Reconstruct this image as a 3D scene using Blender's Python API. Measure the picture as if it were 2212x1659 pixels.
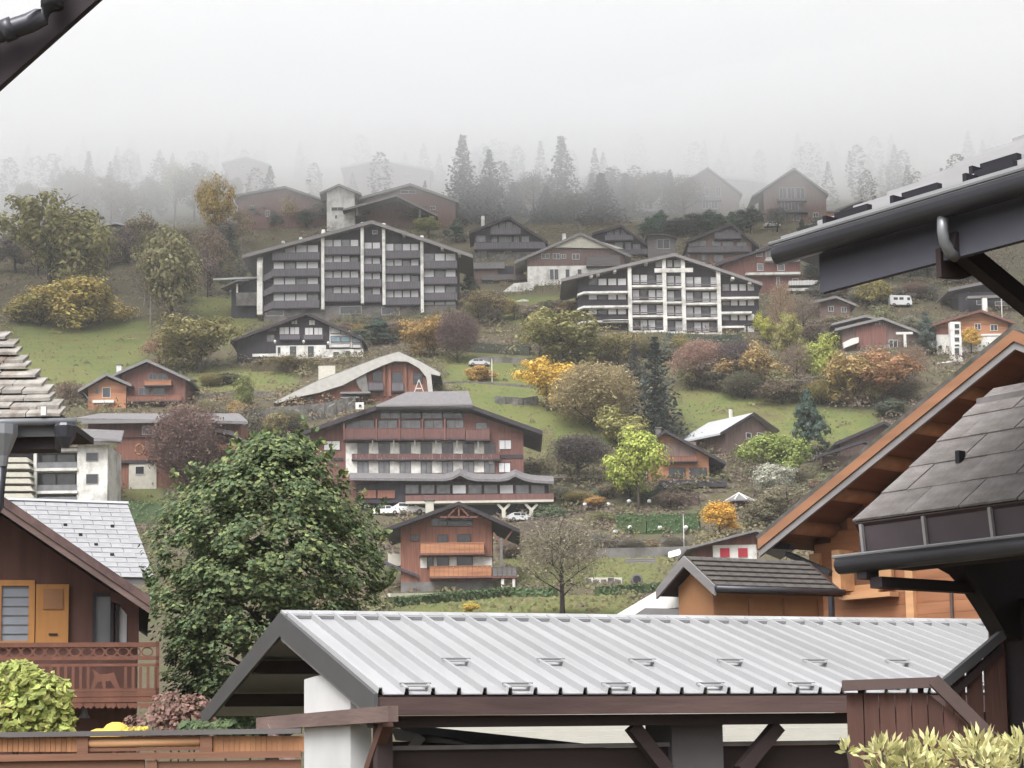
import bpy, bmesh, math, random
import numpy as np
from mathutils import Vector, Matrix
R = math.radians
for o in list(bpy.data.objects): bpy.data.objects.remove(o)
SC = bpy.context.scene
COL = SC.collection
random.seed(7)

# ------------------------------------------------------------------ camera, sky, sun, exposure
W, HH, F = 2212.0, 1659.0, 4128.0          # measuring grid laid over the photograph
PITCH, ROLL, SHIFT = R(7.0), R(0.8), 0.1282
EYE = Vector((0, 0, 1.6))
cam_d = bpy.data.cameras.new('camera'); cam = bpy.data.objects.new('camera', cam_d); COL.objects.link(cam)
fwd = Vector((0, math.cos(PITCH), math.sin(PITCH))); up0 = Vector((0, -math.sin(PITCH), math.cos(PITCH))); rt0 = Vector((1, 0, 0))
rt = rt0 * math.cos(ROLL) - up0 * math.sin(ROLL)
up = up0 * math.cos(ROLL) + rt0 * math.sin(ROLL)
M = Matrix((rt, up, -fwd)).transposed().to_4x4(); M.translation = EYE
cam.matrix_world = M
cam_d.sensor_width = 36.0; cam_d.lens = 36.0 * F / W; cam_d.shift_y = SHIFT
cam_d.clip_start = 0.1; cam_d.clip_end = 6000
SC.camera = cam

SUN_EL, SUN_AZ = 55.0, 208.0               # weak sun behind the overcast
wd = bpy.data.worlds.new('World'); SC.world = wd; wd.use_nodes = True
nt = wd.node_tree; nt.nodes.clear()
sky = nt.nodes.new('ShaderNodeTexSky'); sky.sky_type = 'NISHITA'; sky.sun_disc = False
sky.sun_elevation = R(SUN_EL); sky.sun_rotation = R(SUN_AZ); sky.air_density = 1.0; sky.dust_density = 6.0; sky.ozone_density = 1.0
hsv = nt.nodes.new('ShaderNodeHueSaturation'); hsv.inputs['Saturation'].default_value = 0.10
bg = nt.nodes.new('ShaderNodeBackground'); bg.inputs['Strength'].default_value = 0.15
wo = nt.nodes.new('ShaderNodeOutputWorld')
nt.links.new(sky.outputs[0], hsv.inputs['Color']); nt.links.new(hsv.outputs[0], bg.inputs['Color']); nt.links.new(bg.outputs[0], wo.inputs['Surface'])
sl = bpy.data.lights.new('sun', 'SUN'); sl.energy = 1.2; sl.angle = R(40); sl.color = (1.0, 0.985, 0.965)
so = bpy.data.objects.new('sun', sl); COL.objects.link(so)
so.rotation_euler = (-R(90 - SUN_EL), 0, -R(SUN_AZ))
so.location = (0, 0, 60)
vs = SC.view_settings
vs.view_transform = 'Standard'; vs.look = 'None'; vs.exposure = 0.85; vs.gamma = 1.0; vs.use_curve_mapping = False
cy = SC.cycles
cy.max_bounces = 9; cy.diffuse_bounces = 3; cy.glossy_bounces = 2; cy.transmission_bounces = 2; cy.volume_bounces = 8; cy.transparent_max_bounces = 8
cy.use_denoising = True
try: cy.denoiser = 'OPENIMAGEDENOISE'
except Exception: pass
cy.use_adaptive_sampling = True; cy.adaptive_threshold = 0.02
cy.sample_clamp_indirect = 6.0

# ------------------------------------------------------------------ helpers
def ray(u, v):
    x = (u - W / 2) / F; y = (HH / 2 + SHIFT * W - v) / F
    return (rt * x + up * y + fwd)
def at(u, v, Y):
    d = ray(u, v); return EYE + d * (Y / d.y)
def project(p):
    q = p - EYE; z = q.dot(fwd)
    if z < 0.1: return None
    return (W / 2 + F * q.dot(rt) / z, HH / 2 + SHIFT * W - F * q.dot(up) / z)

PROF = [(-60, 0), (0, 0), (60, 0.5), (110, 4), (150, 12), (175, 15.2), (200, 18.5), (225, 24.8), (250, 31.6), (262, 34.5), (280, 43.7),
        (300, 55.4), (330, 69), (355, 80.3), (395, 98.2), (430, 112), (480, 136), (560, 167), (700, 222), (900, 300), (1300, 440), (1800, 560)]
_yy = np.arange(-60, 1801, 1.0)
_zz = np.interp(_yy, [p[0] for p in PROF], [p[1] for p in PROF])
_k = np.ones(11) / 11
_zz[10:-10] = np.convolve(np.pad(_zz, 5, 'edge'), _k, 'valid')[10:-10]
def wob(x, y):
    return 0.9 * math.sin(x * 0.021 + y * 0.013 + 1.3) + 0.6 * math.sin(x * 0.047 - y * 0.031) + 0.35 * math.sin(x * 0.11 + y * 0.09)
def gz(x, y):
    b = float(np.interp(y, _yy, _zz))
    a = min(1.0, max(0.0, (y - 130) / 90.0))
    return b + a * wob(x, y)
def ground(u, v):
    """where the sight line through (u, v) of the photograph meets the hillside"""
    d = ray(u, v); d = d / d.y
    y = 90.0
    while y < 1700:
        p = EYE + d * y
        if p.z <= gz(p.x, y): break
        y += 1.0
    return EYE + d * y
def gY(u, v): return ground(u, v).y

def put(o, label=None, cat=None, group=None, kind=None):
    if label: o['label'] = label
    if cat: o['category'] = cat
    if group: o['group'] = group
    if kind: o['kind'] = kind
    return o
def empty(name, loc, rz=0.0):
    o = bpy.data.objects.new(name, None); COL.objects.link(o)
    o.empty_display_size = 0.3
    o.location = loc; o.rotation_euler = (0, 0, rz); return o
class MB:
    """collects shapes for one mesh object"""
    def __init__(s): s.v = []; s.f = []
    def add(s, vs, fs):
        n = len(s.v); s.v += [tuple(p) for p in vs]; s.f += [tuple(i + n for i in f) for f in fs]; return s
    def box(s, x0, x1, y0, y1, z0, z1):
        x0, x1 = sorted((x0, x1)); y0, y1 = sorted((y0, y1)); z0, z1 = sorted((z0, z1))
        return s.add([(x0, y0, z0), (x1, y0, z0), (x1, y1, z0), (x0, y1, z0), (x0, y0, z1), (x1, y0, z1), (x1, y1, z1), (x0, y1, z1)],
                     [(0, 3, 2, 1), (4, 5, 6, 7), (0, 1, 5, 4), (1, 2, 6, 5), (2, 3, 7, 6), (3, 0, 4, 7)])
    def prism(s, pts, y0, y1):
        """polygon in the x-z plane pushed through from y0 to y1"""
        a = sum(pts[i][0] * pts[(i + 1) % len(pts)][1] - pts[(i + 1) % len(pts)][0] * pts[i][1] for i in range(len(pts)))
        if a < 0: pts = pts[::-1]
        n = len(pts); y0, y1 = sorted((y0, y1))
        vs = [(x, y0, z) for x, z in pts] + [(x, y1, z) for x, z in pts]
        fs = [tuple(range(n)), tuple(range(2 * n - 1, n - 1, -1))] + [(i, i + n, (i + 1) % n + n, (i + 1) % n) for i in range(n)]
        return s.add(vs, fs)
    def bar(s, a, b, w, h=None, upv=(0, 0, 1)):
        """square bar from a to b"""
        a = Vector(a); b = Vector(b); h = h or w
        d = (b - a).normalized(); u_ = Vector(upv)
        if abs(d.dot(u_)) > 0.98: u_ = Vector((0, 1, 0))
        r = d.cross(u_).normalized(); t = r.cross(d).normalized()
        vs = []
        for p in (a, b):
            for i, j in ((-1, -1), (1, -1), (1, 1), (-1, 1)): vs.append(p + r * (i * w / 2) + t * (j * h / 2))
        return s.add(vs, [(0, 1, 2, 3), (7, 6, 5, 4), (0, 4, 5, 1), (1, 5, 6, 2), (2, 6, 7, 3), (3, 7, 4, 0)])
    def tube(s, path, rad, n=8, cap=True):
        path = [Vector(p) for p in path]; k = len(path)
        rads = rad if isinstance(rad, (list, tuple)) else [rad] * k
        vs = []; ref = Vector((0.31, 0.17, 0.93))
        for i, p in enumerate(path):
            d = (path[min(i + 1, k - 1)] - path[max(i - 1, 0)]).normalized()
            if abs(d.dot(ref)) > 0.95: ref = Vector((0.9, 0.2, 0.1))
            r = d.cross(ref).normalized(); t = r.cross(d).normalized()
            for j in range(n):
                a = 2 * math.pi * j / n
                vs.append(p + r * math.cos(a) * rads[i] + t * math.sin(a) * rads[i])
        fs = []
        for i in range(k - 1):
            for j in range(n): fs.append((i * n + j, i * n + (j + 1) % n, (i + 1) * n + (j + 1) % n, (i + 1) * n + j))
        if cap: fs += [tuple(range(n - 1, -1, -1)), tuple((k - 1) * n + j for j in range(n))]
        return s.add(vs, fs)
    def lathe(s, prof, n=12, c=(0, 0)):
        vs = []
        for r_, z in prof:
            for j in range(n):
                a = 2 * math.pi * j / n; vs.append((c[0] + r_ * math.cos(a), c[1] + r_ * math.sin(a), z))
        fs = [(i * n + j, i * n + (j + 1) % n, (i + 1) * n + (j + 1) % n, (i + 1) * n + j) for i in range(len(prof) - 1) for j in range(n)]
        fs += [tuple(range(n - 1, -1, -1)), tuple((len(prof) - 1) * n + j for j in range(n))]
        return s.add(vs, fs)
    def mesh(s, name, m, smooth=False):
        me = bpy.data.meshes.new(name); me.from_pydata(s.v, [], s.f); me.update()
        if m: me.materials.append(m)
        if smooth: me.polygons.foreach_set('use_smooth', [True] * len(me.polygons))
        return me
    def build(s, name, m, parent=None, smooth=False):
        o = bpy.data.objects.new(name, s.mesh(name, m, smooth)); COL.objects.link(o); o.parent = parent; return o
def link(name, me, parent=None, loc=None, rot=None, scale=None):
    o = bpy.data.objects.new(name, me); COL.objects.link(o); o.parent = parent
    if loc is not None: o.location = loc
    if rot is not None: o.rotation_euler = rot
    if scale is not None: o.scale = scale
    return o

# ------------------------------------------------------------------ materials
def lin(c): 
    c = c / 255.0
    return c / 12.92 if c <= 0.04045 else ((c + 0.055) / 1.055) ** 2.4
def srgb(r, g, b, k=1.0):
    k *= 0.58; r, g, b = lin(r) * k, lin(g) * k, lin(b) * k; y = 0.3 * r + 0.59 * g + 0.11 * b
    return tuple(min(0.88, y + (c - y) * 0.9) for c in (r, g, b)) + (1.0,)
MATS = {}
def mat(name, col, rough=0.8, var=0.25, scale=3.0, stretch=(1, 1, 1), bump=0.0, bscale=None, spec=0.3, metal=0.0, col2=None, dirt=None):
    """procedural surface: base colour broken up by two noises, optional second colour in patches, fine bump"""
    if name in MATS: return MATS[name]
    m = bpy.data.materials.new(name); m.use_nodes = True
    t = m.node_tree; N = t.nodes; Lk = t.links; N.clear()
    out = N.new('ShaderNodeOutputMaterial'); b = N.new('ShaderNodeBsdfPrincipled')
    Lk.new(b.outputs[0], out.inputs[0])
    b.inputs['Roughness'].default_value = rough; b.inputs['Metallic'].default_value = metal
    b.inputs['Specular IOR Level'].default_value = spec
    tc = N.new('ShaderNodeTexCoord'); mp = N.new('ShaderNodeMapping'); mp.inputs['Scale'].default_value = stretch
    Lk.new(tc.outputs['Object'], mp.inputs[0])
    n1 = N.new('ShaderNodeTexNoise'); n1.inputs['Scale'].default_value = scale; n1.inputs['Detail'].default_value = 5
    Lk.new(mp.outputs[0], n1.inputs['Vector'])
    mr = N.new('ShaderNodeMapRange'); mr.inputs[1].default_value = 0.25; mr.inputs[2].default_value = 0.75
    mr.inputs[3].default_value = 1 - var; mr.inputs[4].default_value = 1 + var
    Lk.new(n1.outputs[0], mr.inputs[0])
    oi = N.new('ShaderNodeObjectInfo'); mo = N.new('ShaderNodeMapRange'); mo.inputs[3].default_value = 1 - var * 0.35; mo.inputs[4].default_value = 1 + var * 0.35
    Lk.new(oi.outputs['Random'], mo.inputs[0])
    mu = N.new('ShaderNodeMath'); mu.operation = 'MULTIPLY'; Lk.new(mr.outputs[0], mu.inputs[0]); Lk.new(mo.outputs[0], mu.inputs[1])
    vm = N.new('ShaderNodeVectorMath'); vm.operation = 'SCALE'; Lk.new(mu.outputs[0], vm.inputs['Scale'])
    if col2 or dirt:
        n2 = N.new('ShaderNodeTexNoise'); n2.inputs['Scale'].default_value = scale * 0.35; n2.inputs['Detail'].default_value = 6; n2.inputs['Roughness'].default_value = 0.65
        Lk.new(mp.outputs[0], n2.inputs['Vector'])
        rp = N.new('ShaderNodeMapRange'); rp.inputs[1].default_value = 0.45; rp.inputs[2].default_value = 0.65
        Lk.new(n2.outputs[0], rp.inputs[0])
        mx = N.new('ShaderNodeMix'); mx.data_type = 'RGBA'; mx.inputs['A'].default_value = col; mx.inputs['B'].default_value = col2 or dirt
        Lk.new(rp.outputs[0], mx.inputs['Factor']); Lk.new(mx.outputs['Result'], vm.inputs[0])
    else:
        vm.inputs[0].default_value = col[:3]
    Lk.new(vm.outputs[0], b.inputs['Base Color'])
    if bump:
        n3 = N.new('ShaderNodeTexNoise'); n3.inputs['Scale'].default_value = bscale or scale * 6; n3.inputs['Detail'].default_value = 4
        Lk.new(mp.outputs[0], n3.inputs['Vector'])
        bp = N.new('ShaderNodeBump'); bp.inputs['Strength'].default_value = bump; bp.inputs['Distance'].default_value = 0.03
        Lk.new(n3.outputs[0], bp.inputs['Height']); Lk.new(bp.outputs[0], b.inputs['Normal'])
    MATS[name] = m; return m
def leafmat(name, hue=0.02, val=0.45, trans=0.3):
    """foliage: the object's own colour varied leaf by leaf, a little light through the blade"""
    if name in MATS: return MATS[name]
    m = bpy.data.materials.new(name); m.use_nodes = True
    t = m.node_tree; N = t.nodes; Lk = t.links; N.clear()
    out = N.new('ShaderNodeOutputMaterial'); b = N.new('ShaderNodeBsdfPrincipled'); tr = N.new('ShaderNodeBsdfTranslucent'); mx = N.new('ShaderNodeMixShader')
    oi = N.new('ShaderNodeObjectInfo'); ge = N.new('ShaderNodeNewGeometry')
    h = N.new('ShaderNodeHueSaturation')
    a = N.new('ShaderNodeMapRange'); a.inputs[3].default_value = 0.5 - hue; a.inputs[4].default_value = 0.5 + hue
    c = N.new('ShaderNodeMapRange'); c.inputs[3].default_value = 1 - val; c.inputs[4].default_value = 1 + val
    wn = N.new('ShaderNodeTexWhiteNoise'); wn.noise_dimensions = '1D'
    Lk.new(ge.outputs['Random Per Island'], wn.inputs['W'])
    Lk.new(wn.outputs['Value'], a.inputs[0]); Lk.new(ge.outputs['Random Per Island'], c.inputs[0])
    Lk.new(a.outputs[0], h.inputs['Hue']); Lk.new(c.outputs[0], h.inputs['Value']); Lk.new(oi.outputs['Color'], h.inputs['Color'])
    Lk.new(h.outputs[0], b.inputs['Base Color']); Lk.new(h.outputs[0], tr.inputs['Color'])
    b.inputs['Roughness'].default_value = 0.6; b.inputs['Specular IOR Level'].default_value = 0.25
    mx.inputs[0].default_value = trans; Lk.new(b.outputs[0], mx.inputs[1]); Lk.new(tr.outputs[0], mx.inputs[2]); Lk.new(mx.outputs[0], out.inputs[0])
    MATS[name] = m; return m
def glass(name, col, rough=0.08):
    return mat(name, col, rough=rough, var=0.3, scale=1.2, spec=0.6)

WD = (1, 1, 0.08)      # grain running up
WX = (0.08, 1, 1)      # grain running along
m_dark = mat('dark stained wood', srgb(68, 64, 74, 1.15), var=0.3, scale=4, stretch=WD)
m_black = mat('black painted metal', srgb(48, 46, 54, 1.0), rough=0.5, var=0.2, scale=3)
m_redwood = mat('red brown larch cladding', srgb(122, 82, 74, 1.6), var=0.3, scale=5, stretch=WD)
m_redwood2 = mat('russet timber', srgb(140, 92, 76, 1.5), var=0.3, scale=5, stretch=WD)
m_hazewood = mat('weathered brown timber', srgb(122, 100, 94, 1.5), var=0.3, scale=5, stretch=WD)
m_greywood = mat('grey weathered wood', srgb(128, 122, 122, 1.2), var=0.3, scale=5, stretch=WX)
m_rail = mat('dark grey balcony boards', srgb(98, 94, 100, 1.7), var=0.25, scale=6, stretch=WD)
m_railred = mat('dark red balcony boards', srgb(114, 80, 76, 1.6), var=0.25, scale=6, stretch=WD)
m_orange = mat('orange varnished pine', srgb(190, 130, 90, 1.35), rough=0.55, var=0.22, scale=5, stretch=WX, dirt=srgb(164, 104, 68, 1.3))
m_orange2 = mat('honey varnished pine', srgb(220, 166, 116, 1.4), rough=0.55, var=0.2, scale=5, stretch=WX)
m_white = mat('white render', srgb(236, 234, 228, 1.45), rough=0.9, var=0.07, scale=1.2, dirt=srgb(214, 210, 202, 1.0))
m_cream = mat('cream boards', srgb(208, 203, 188, 1.4), rough=0.9, var=0.12, scale=2)
m_concrete = mat('grey concrete', srgb(140, 136, 134, 1.2), rough=0.95, var=0.2, scale=0.8, bump=0.2, dirt=srgb(104, 100, 98, 1.1))
m_stone = mat('grey field stone', srgb(132, 128, 124, 1.2), rough=0.95, var=0.35, scale=1.6, bump=0.5, dirt=srgb(92, 90, 86, 1.1))
m_roofdk = mat('dark grey tile roof', srgb(86, 82, 88, 1.3), rough=0.75, var=0.25, scale=2.2, stretch=(1, 0.3, 1), bump=0.3)
m_roofgr = mat('grey slate roof', srgb(134, 130, 132, 1.2), rough=0.7, var=0.22, scale=2.2, bump=0.3)
m_rooflt = mat('pale metal roof', srgb(216, 218, 222, 1.0), rough=0.45, var=0.06, scale=0.7, spec=0.4)
m_edge = mat('grey roof edge board', srgb(150, 146, 146, 1.2), var=0.2, scale=4, stretch=WX)
m_edgedk = mat('dark roof edge board', srgb(74, 68, 74, 1.15), var=0.2, scale=4, stretch=WX)
m_glass = glass('dark window glass', srgb(66, 68, 76, 1.0))
m_curtain = mat('window with white curtain', srgb(214, 214, 216, 1.45), rough=0.35, var=0.12, scale=3, stretch=(6, 1, 0.4), spec=0.5)
m_glassbl = glass('blue tinted glass', srgb(132, 168, 182, 1.1))
m_glassgr = glass('grey reflecting glass', srgb(128, 128, 132, 1.1))
m_frame = mat('white window frame', srgb(226, 224, 220, 1.45), var=0.05)
m_framebr = mat('brown window frame', srgb(96, 66, 56, 1.2), var=0.15)
m_red = mat('red painted shutter', srgb(196, 40, 62, 1.3), var=0.12, rough=0.6)
m_bark = mat('grey brown bark', srgb(96, 86, 78, 1.1), rough=0.95, var=0.35, scale=4, stretch=(1, 1, 0.3), bump=0.5)
m_birch = mat('pale bark', srgb(176, 168, 158, 1.1), rough=0.9, var=0.3, scale=5, stretch=(1, 1, 3))
m_barkdk = mat('dark wet bark', srgb(70, 62, 60, 1.1), rough=0.95, var=0.35, scale=4)
m_leaf = leafmat('foliage')
m_leafflat = leafmat('fine foliage', hue=0.03, val=0.35, trans=0.2)
m_white_metal = mat('white lacquered metal', srgb(238, 238, 238, 1.38), rough=0.35, var=0.04, spec=0.5)
m_tyre = mat('black rubber', srgb(34, 34, 36, 1.0), rough=0.85, var=0.1)

# ------------------------------------------------------------------ hillside, road, low cloud
def inpoly(p, poly):
    x, y = p; c = False; n = len(poly)
    for i in range(n):
        x1, y1 = poly[i]; x2, y2 = poly[(i + 1) % n]
        if (y1 > y) != (y2 > y) and x < (x2 - x1) * (y - y1) / (y2 - y1) + x1: c = not c
    return c
# open grass on the slope, outlined on the photograph and turned into ground outlines
_GRASS = [
    [(20, 700), (110, 690), (330, 690), (330, 740), (300, 840), (180, 850), (30, 800)],
    [(405, 640), (556, 640), (556, 700), (500, 760), (420, 700)],
    [(400, 790), (640, 800), (620, 850), (400, 850)],
    [(930, 760), (1160, 770), (1170, 860), (1370, 960), (1200, 990), (1000, 880)],
    [(1450, 830), (1600, 850), (1780, 880), (1900, 895), (1890, 960), (1700, 960), (1480, 960)],
    [(1120, 925), (1200, 930), (1190, 985), (1120, 990)],
    [(1090, 1205), (1440, 1195), (1440, 1265), (1120, 1265)],
    [(850, 1285), (1330, 1285), (1400, 1330), (850, 1330)],
    [(265, 1050), (350, 1050), (350, 1130), (280, 1130)],
    [(1250, 640), (1060, 640), (1060, 700), (1140, 700)],
]
GRASS = []
for poly in _GRASS:
    GRASS.append([(lambda p: (p.x, p.y))(ground(u, v)) for u, v in poly])
def grassy(x, y): return any(inpoly((x, y), g) for g in GRASS)

xs = np.unique(np.concatenate([np.linspace(-700, -150, 23), np.linspace(-150, 150, 121), np.linspace(150, 700, 23)]))
ys = np.unique(np.concatenate([np.linspace(-60, 130, 30), np.linspace(130, 480, 176), np.linspace(480, 1000, 40)]))
tv = []; tc_ = []
for y in ys:
    for x in xs:
        tv.append((x, y, gz(x, y)))
        g = 0.0
        if 120 < y < 480 and abs(x) < 150:
            g = sum(grassy(x + dx, y + dy) for dx, dy in ((0, 0), (1.5, 0), (-1.5, 0), (0, 1.5), (0, -1.5))) / 5.0
        tc_.append(g)
nx = len(xs)
tf = [(j * nx + i, j * nx + i + 1, (j + 1) * nx + i + 1, (j + 1) * nx + i) for j in range(len(ys) - 1) for i in range(nx - 1)]
me = bpy.data.meshes.new('hillside'); me.from_pydata(tv, [], tf); me.update()
at_ = me.attributes.new('meadow', 'FLOAT', 'POINT'); at_.data.foreach_set('value', tc_)
me.polygons.foreach_set('use_smooth', [True] * len(me.polygons))
def land_mat():
    m = bpy.data.materials.new('grass and soil'); m.use_nodes = True
    t = m.node_tree; N = t.nodes; Lk = t.links
    b = N['Principled BSDF']; b.inputs['Roughness'].default_value = 0.95; b.inputs['Specular IOR Level'].default_value = 0.1
    tc = N.new('ShaderNodeTexCoord')
    def noise(s, d=6, r=0.6):
        n = N.new('ShaderNodeTexNoise'); n.inputs['Scale'].default_value = s; n.inputs['Detail'].default_value = d; n.inputs['Roughness'].default_value = r
        Lk.new(tc.outputs['Object'], n.inputs['Vector']); return n
    def ramp(src, cols):
        r = N.new('ShaderNodeValToRGB'); e = r.color_ramp.elements
        while len(e) < len(cols): e.new(0.5)
        for i, (p, c) in enumerate(cols): e[i].position = p; e[i].color = c
        Lk.new(src, r.inputs[0]); return r
    g = ramp(noise(0.12, 8, 0.7).outputs[0], [(0.3, srgb(118, 110, 74, 1.1)), (0.47, srgb(122, 126, 70, 1.2)), (0.62, srgb(106, 120, 64, 1.2)), (0.75, srgb(134, 126, 84, 1.2))])
    s = ramp(noise(0.2, 8, 0.7).outputs[0], [(0.3, srgb(98, 92, 74, 1.0)), (0.5, srgb(116, 106, 86, 1.05)), (0.65, srgb(104, 108, 72, 1.05)), (0.8, srgb(128, 116, 100, 1.05))])
    at = N.new('ShaderNodeAttribute'); at.attribute_name = 'meadow'
    n3 = noise(0.6, 4); ad = N.new('ShaderNodeMath'); ad.operation = 'ADD'; Lk.new(at.outputs['Fac'], ad.inputs[0])
    sb = N.new('ShaderNodeMath'); sb.operation = 'MULTIPLY_ADD'; sb.inputs[1].default_value = 0.5; sb.inputs[2].default_value = -0.25
    Lk.new(n3.outputs[0], sb.inputs[0]); Lk.new(sb.outputs[0], ad.inputs[1])
    mx = N.new('ShaderNodeMix'); mx.data_type = 'RGBA'; Lk.new(ad.outputs[0], mx.inputs['Factor']); Lk.new(s.outputs[0], mx.inputs['A']); Lk.new(g.outputs[0], mx.inputs['B'])
    n4 = noise(2.2, 4); vr = N.new('ShaderNodeMapRange'); vr.inputs[3].default_value = 0.75; vr.inputs[4].default_value = 1.25; Lk.new(n4.outputs[0], vr.inputs[0])
    vm = N.new('ShaderNodeVectorMath'); vm.operation = 'SCALE'; Lk.new(mx.outputs['Result'], vm.inputs[0]); Lk.new(vr.outputs[0], vm.inputs['Scale'])
    Lk.new(vm.outputs[0], b.inputs['Base Color'])
    bp = N.new('ShaderNodeBump'); bp.inputs['Strength'].default_value = 0.6; bp.inputs['Distance'].default_value = 0.3; Lk.new(n4.outputs[0], bp.inputs['Height']); Lk.new(bp.outputs[0], b.inputs['Normal'])
    return m
m_land = land_mat(); me.materials.append(m_land)
hill = bpy.data.objects.new('hillside', me); COL.objects.link(hill); put(hill, 'steep autumn hillside of grass and brush', kind='structure')
m_asph = mat('asphalt', (0.055, 0.055, 0.058, 1), rough=0.95, var=0.25, scale=2, bump=0.3)
rd = MB(); rd.box(-40, 40, -12, 33, -0.3, 0.03); put(rd.build('road', m_asph), 'asphalt yard in front of the shelter', kind='structure')

# the cloud lying on the slope: a closed lumpy body of even density
def cloud(name, y0, y1, x0, x1, base, top, dens, seed, label):
    rnd = random.Random(seed); nxx, nyy = 60, 60
    ph = [(rnd.uniform(0.008, 0.045), rnd.uniform(0.006, 0.03), rnd.uniform(0, 6.3), rnd.uniform(1.2, 3.2)) for _ in range(7)]
    def h(x, y): return sum(a * math.sin(x * fx + y * fy + p) for fx, fy, p, a in ph)
    vs = []
    for j in range(nyy):
        for i in range(nxx):
            x = x0 + (x1 - x0) * i / (nxx - 1); y = y0 + (y1 - y0) * j / (nyy - 1); vs.append((x, y, base(x, y) + h(x, y)))
    n = len(vs)
    for j in range(nyy):
        for i in range(nxx):
            x = x0 + (x1 - x0) * i / (nxx - 1); y = y0 + (y1 - y0) * j / (nyy - 1); vs.append((x, y, top + 2 * h(y, x)))
    fs = []
    for j in range(nyy - 1):
        for i in range(nxx - 1):
            a = j * nxx + i
            fs.append((a, a + nxx, a + nxx + 1, a + 1)); fs.append((n + a, n + a + 1, n + a + nxx + 1, n + a + nxx))
    for i in range(nxx - 1):
        fs.append((i, i + 1, n + i + 1, n + i)); b = (nyy - 1) * nxx + i; fs.append((b + 1, b, n + b, n + b + 1))
    for j in range(nyy - 1):
        a = j * nxx; fs.append((a + nxx, a, n + a, n + a + nxx)); b = a + nxx - 1; fs.append((b, b + nxx, n + b + nxx, n + b))
    mb = MB(); mb.v = vs; mb.f = fs
    m = bpy.data.materials.new(name); m.use_nodes = True; t = m.node_tree; t.nodes.clear()
    out = t.nodes.new('ShaderNodeOutputMaterial'); pv = t.nodes.new('ShaderNodeVolumePrincipled')
    pv.inputs['Color'].default_value = (0.975, 0.983, 0.998, 1); pv.inputs['Density'].default_value = dens; pv.inputs['Anisotropy'].default_value = 0.0
    t.links.new(pv.outputs[0], out.inputs['Volume'])
    o = mb.build(name, m); put(o, label, 'cloud', kind='stuff'); return o
CLOUD_BASE, CLOUD_DENS = 137.0, 0.0125
cloud('clouds', 300, 1250, -650, 650, lambda x, y: CLOUD_BASE + 0.04 * x, 228, CLOUD_DENS, 3, 'low grey cloud lying on the upper slope')

# thin air over the whole valley side
hb = MB(); hb.box(-720, 720, -70, 1010, -2.0, 345.0); HZ = hb
hm = bpy.data.materials.new('thin mist'); hm.use_nodes = True; t = hm.node_tree; t.nodes.clear()
ho = t.nodes.new('ShaderNodeOutputMaterial'); hv = t.nodes.new('ShaderNodeVolumePrincipled')
hv.inputs['Color'].default_value = (0.97, 0.975, 0.985, 1); hv.inputs['Density'].default_value = 0.00018
t.links.new(hv.outputs[0], ho.inputs['Volume'])
put(hb.build('haze', hm), 'thin mist over the hillside', 'haze', kind='stuff')

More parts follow.
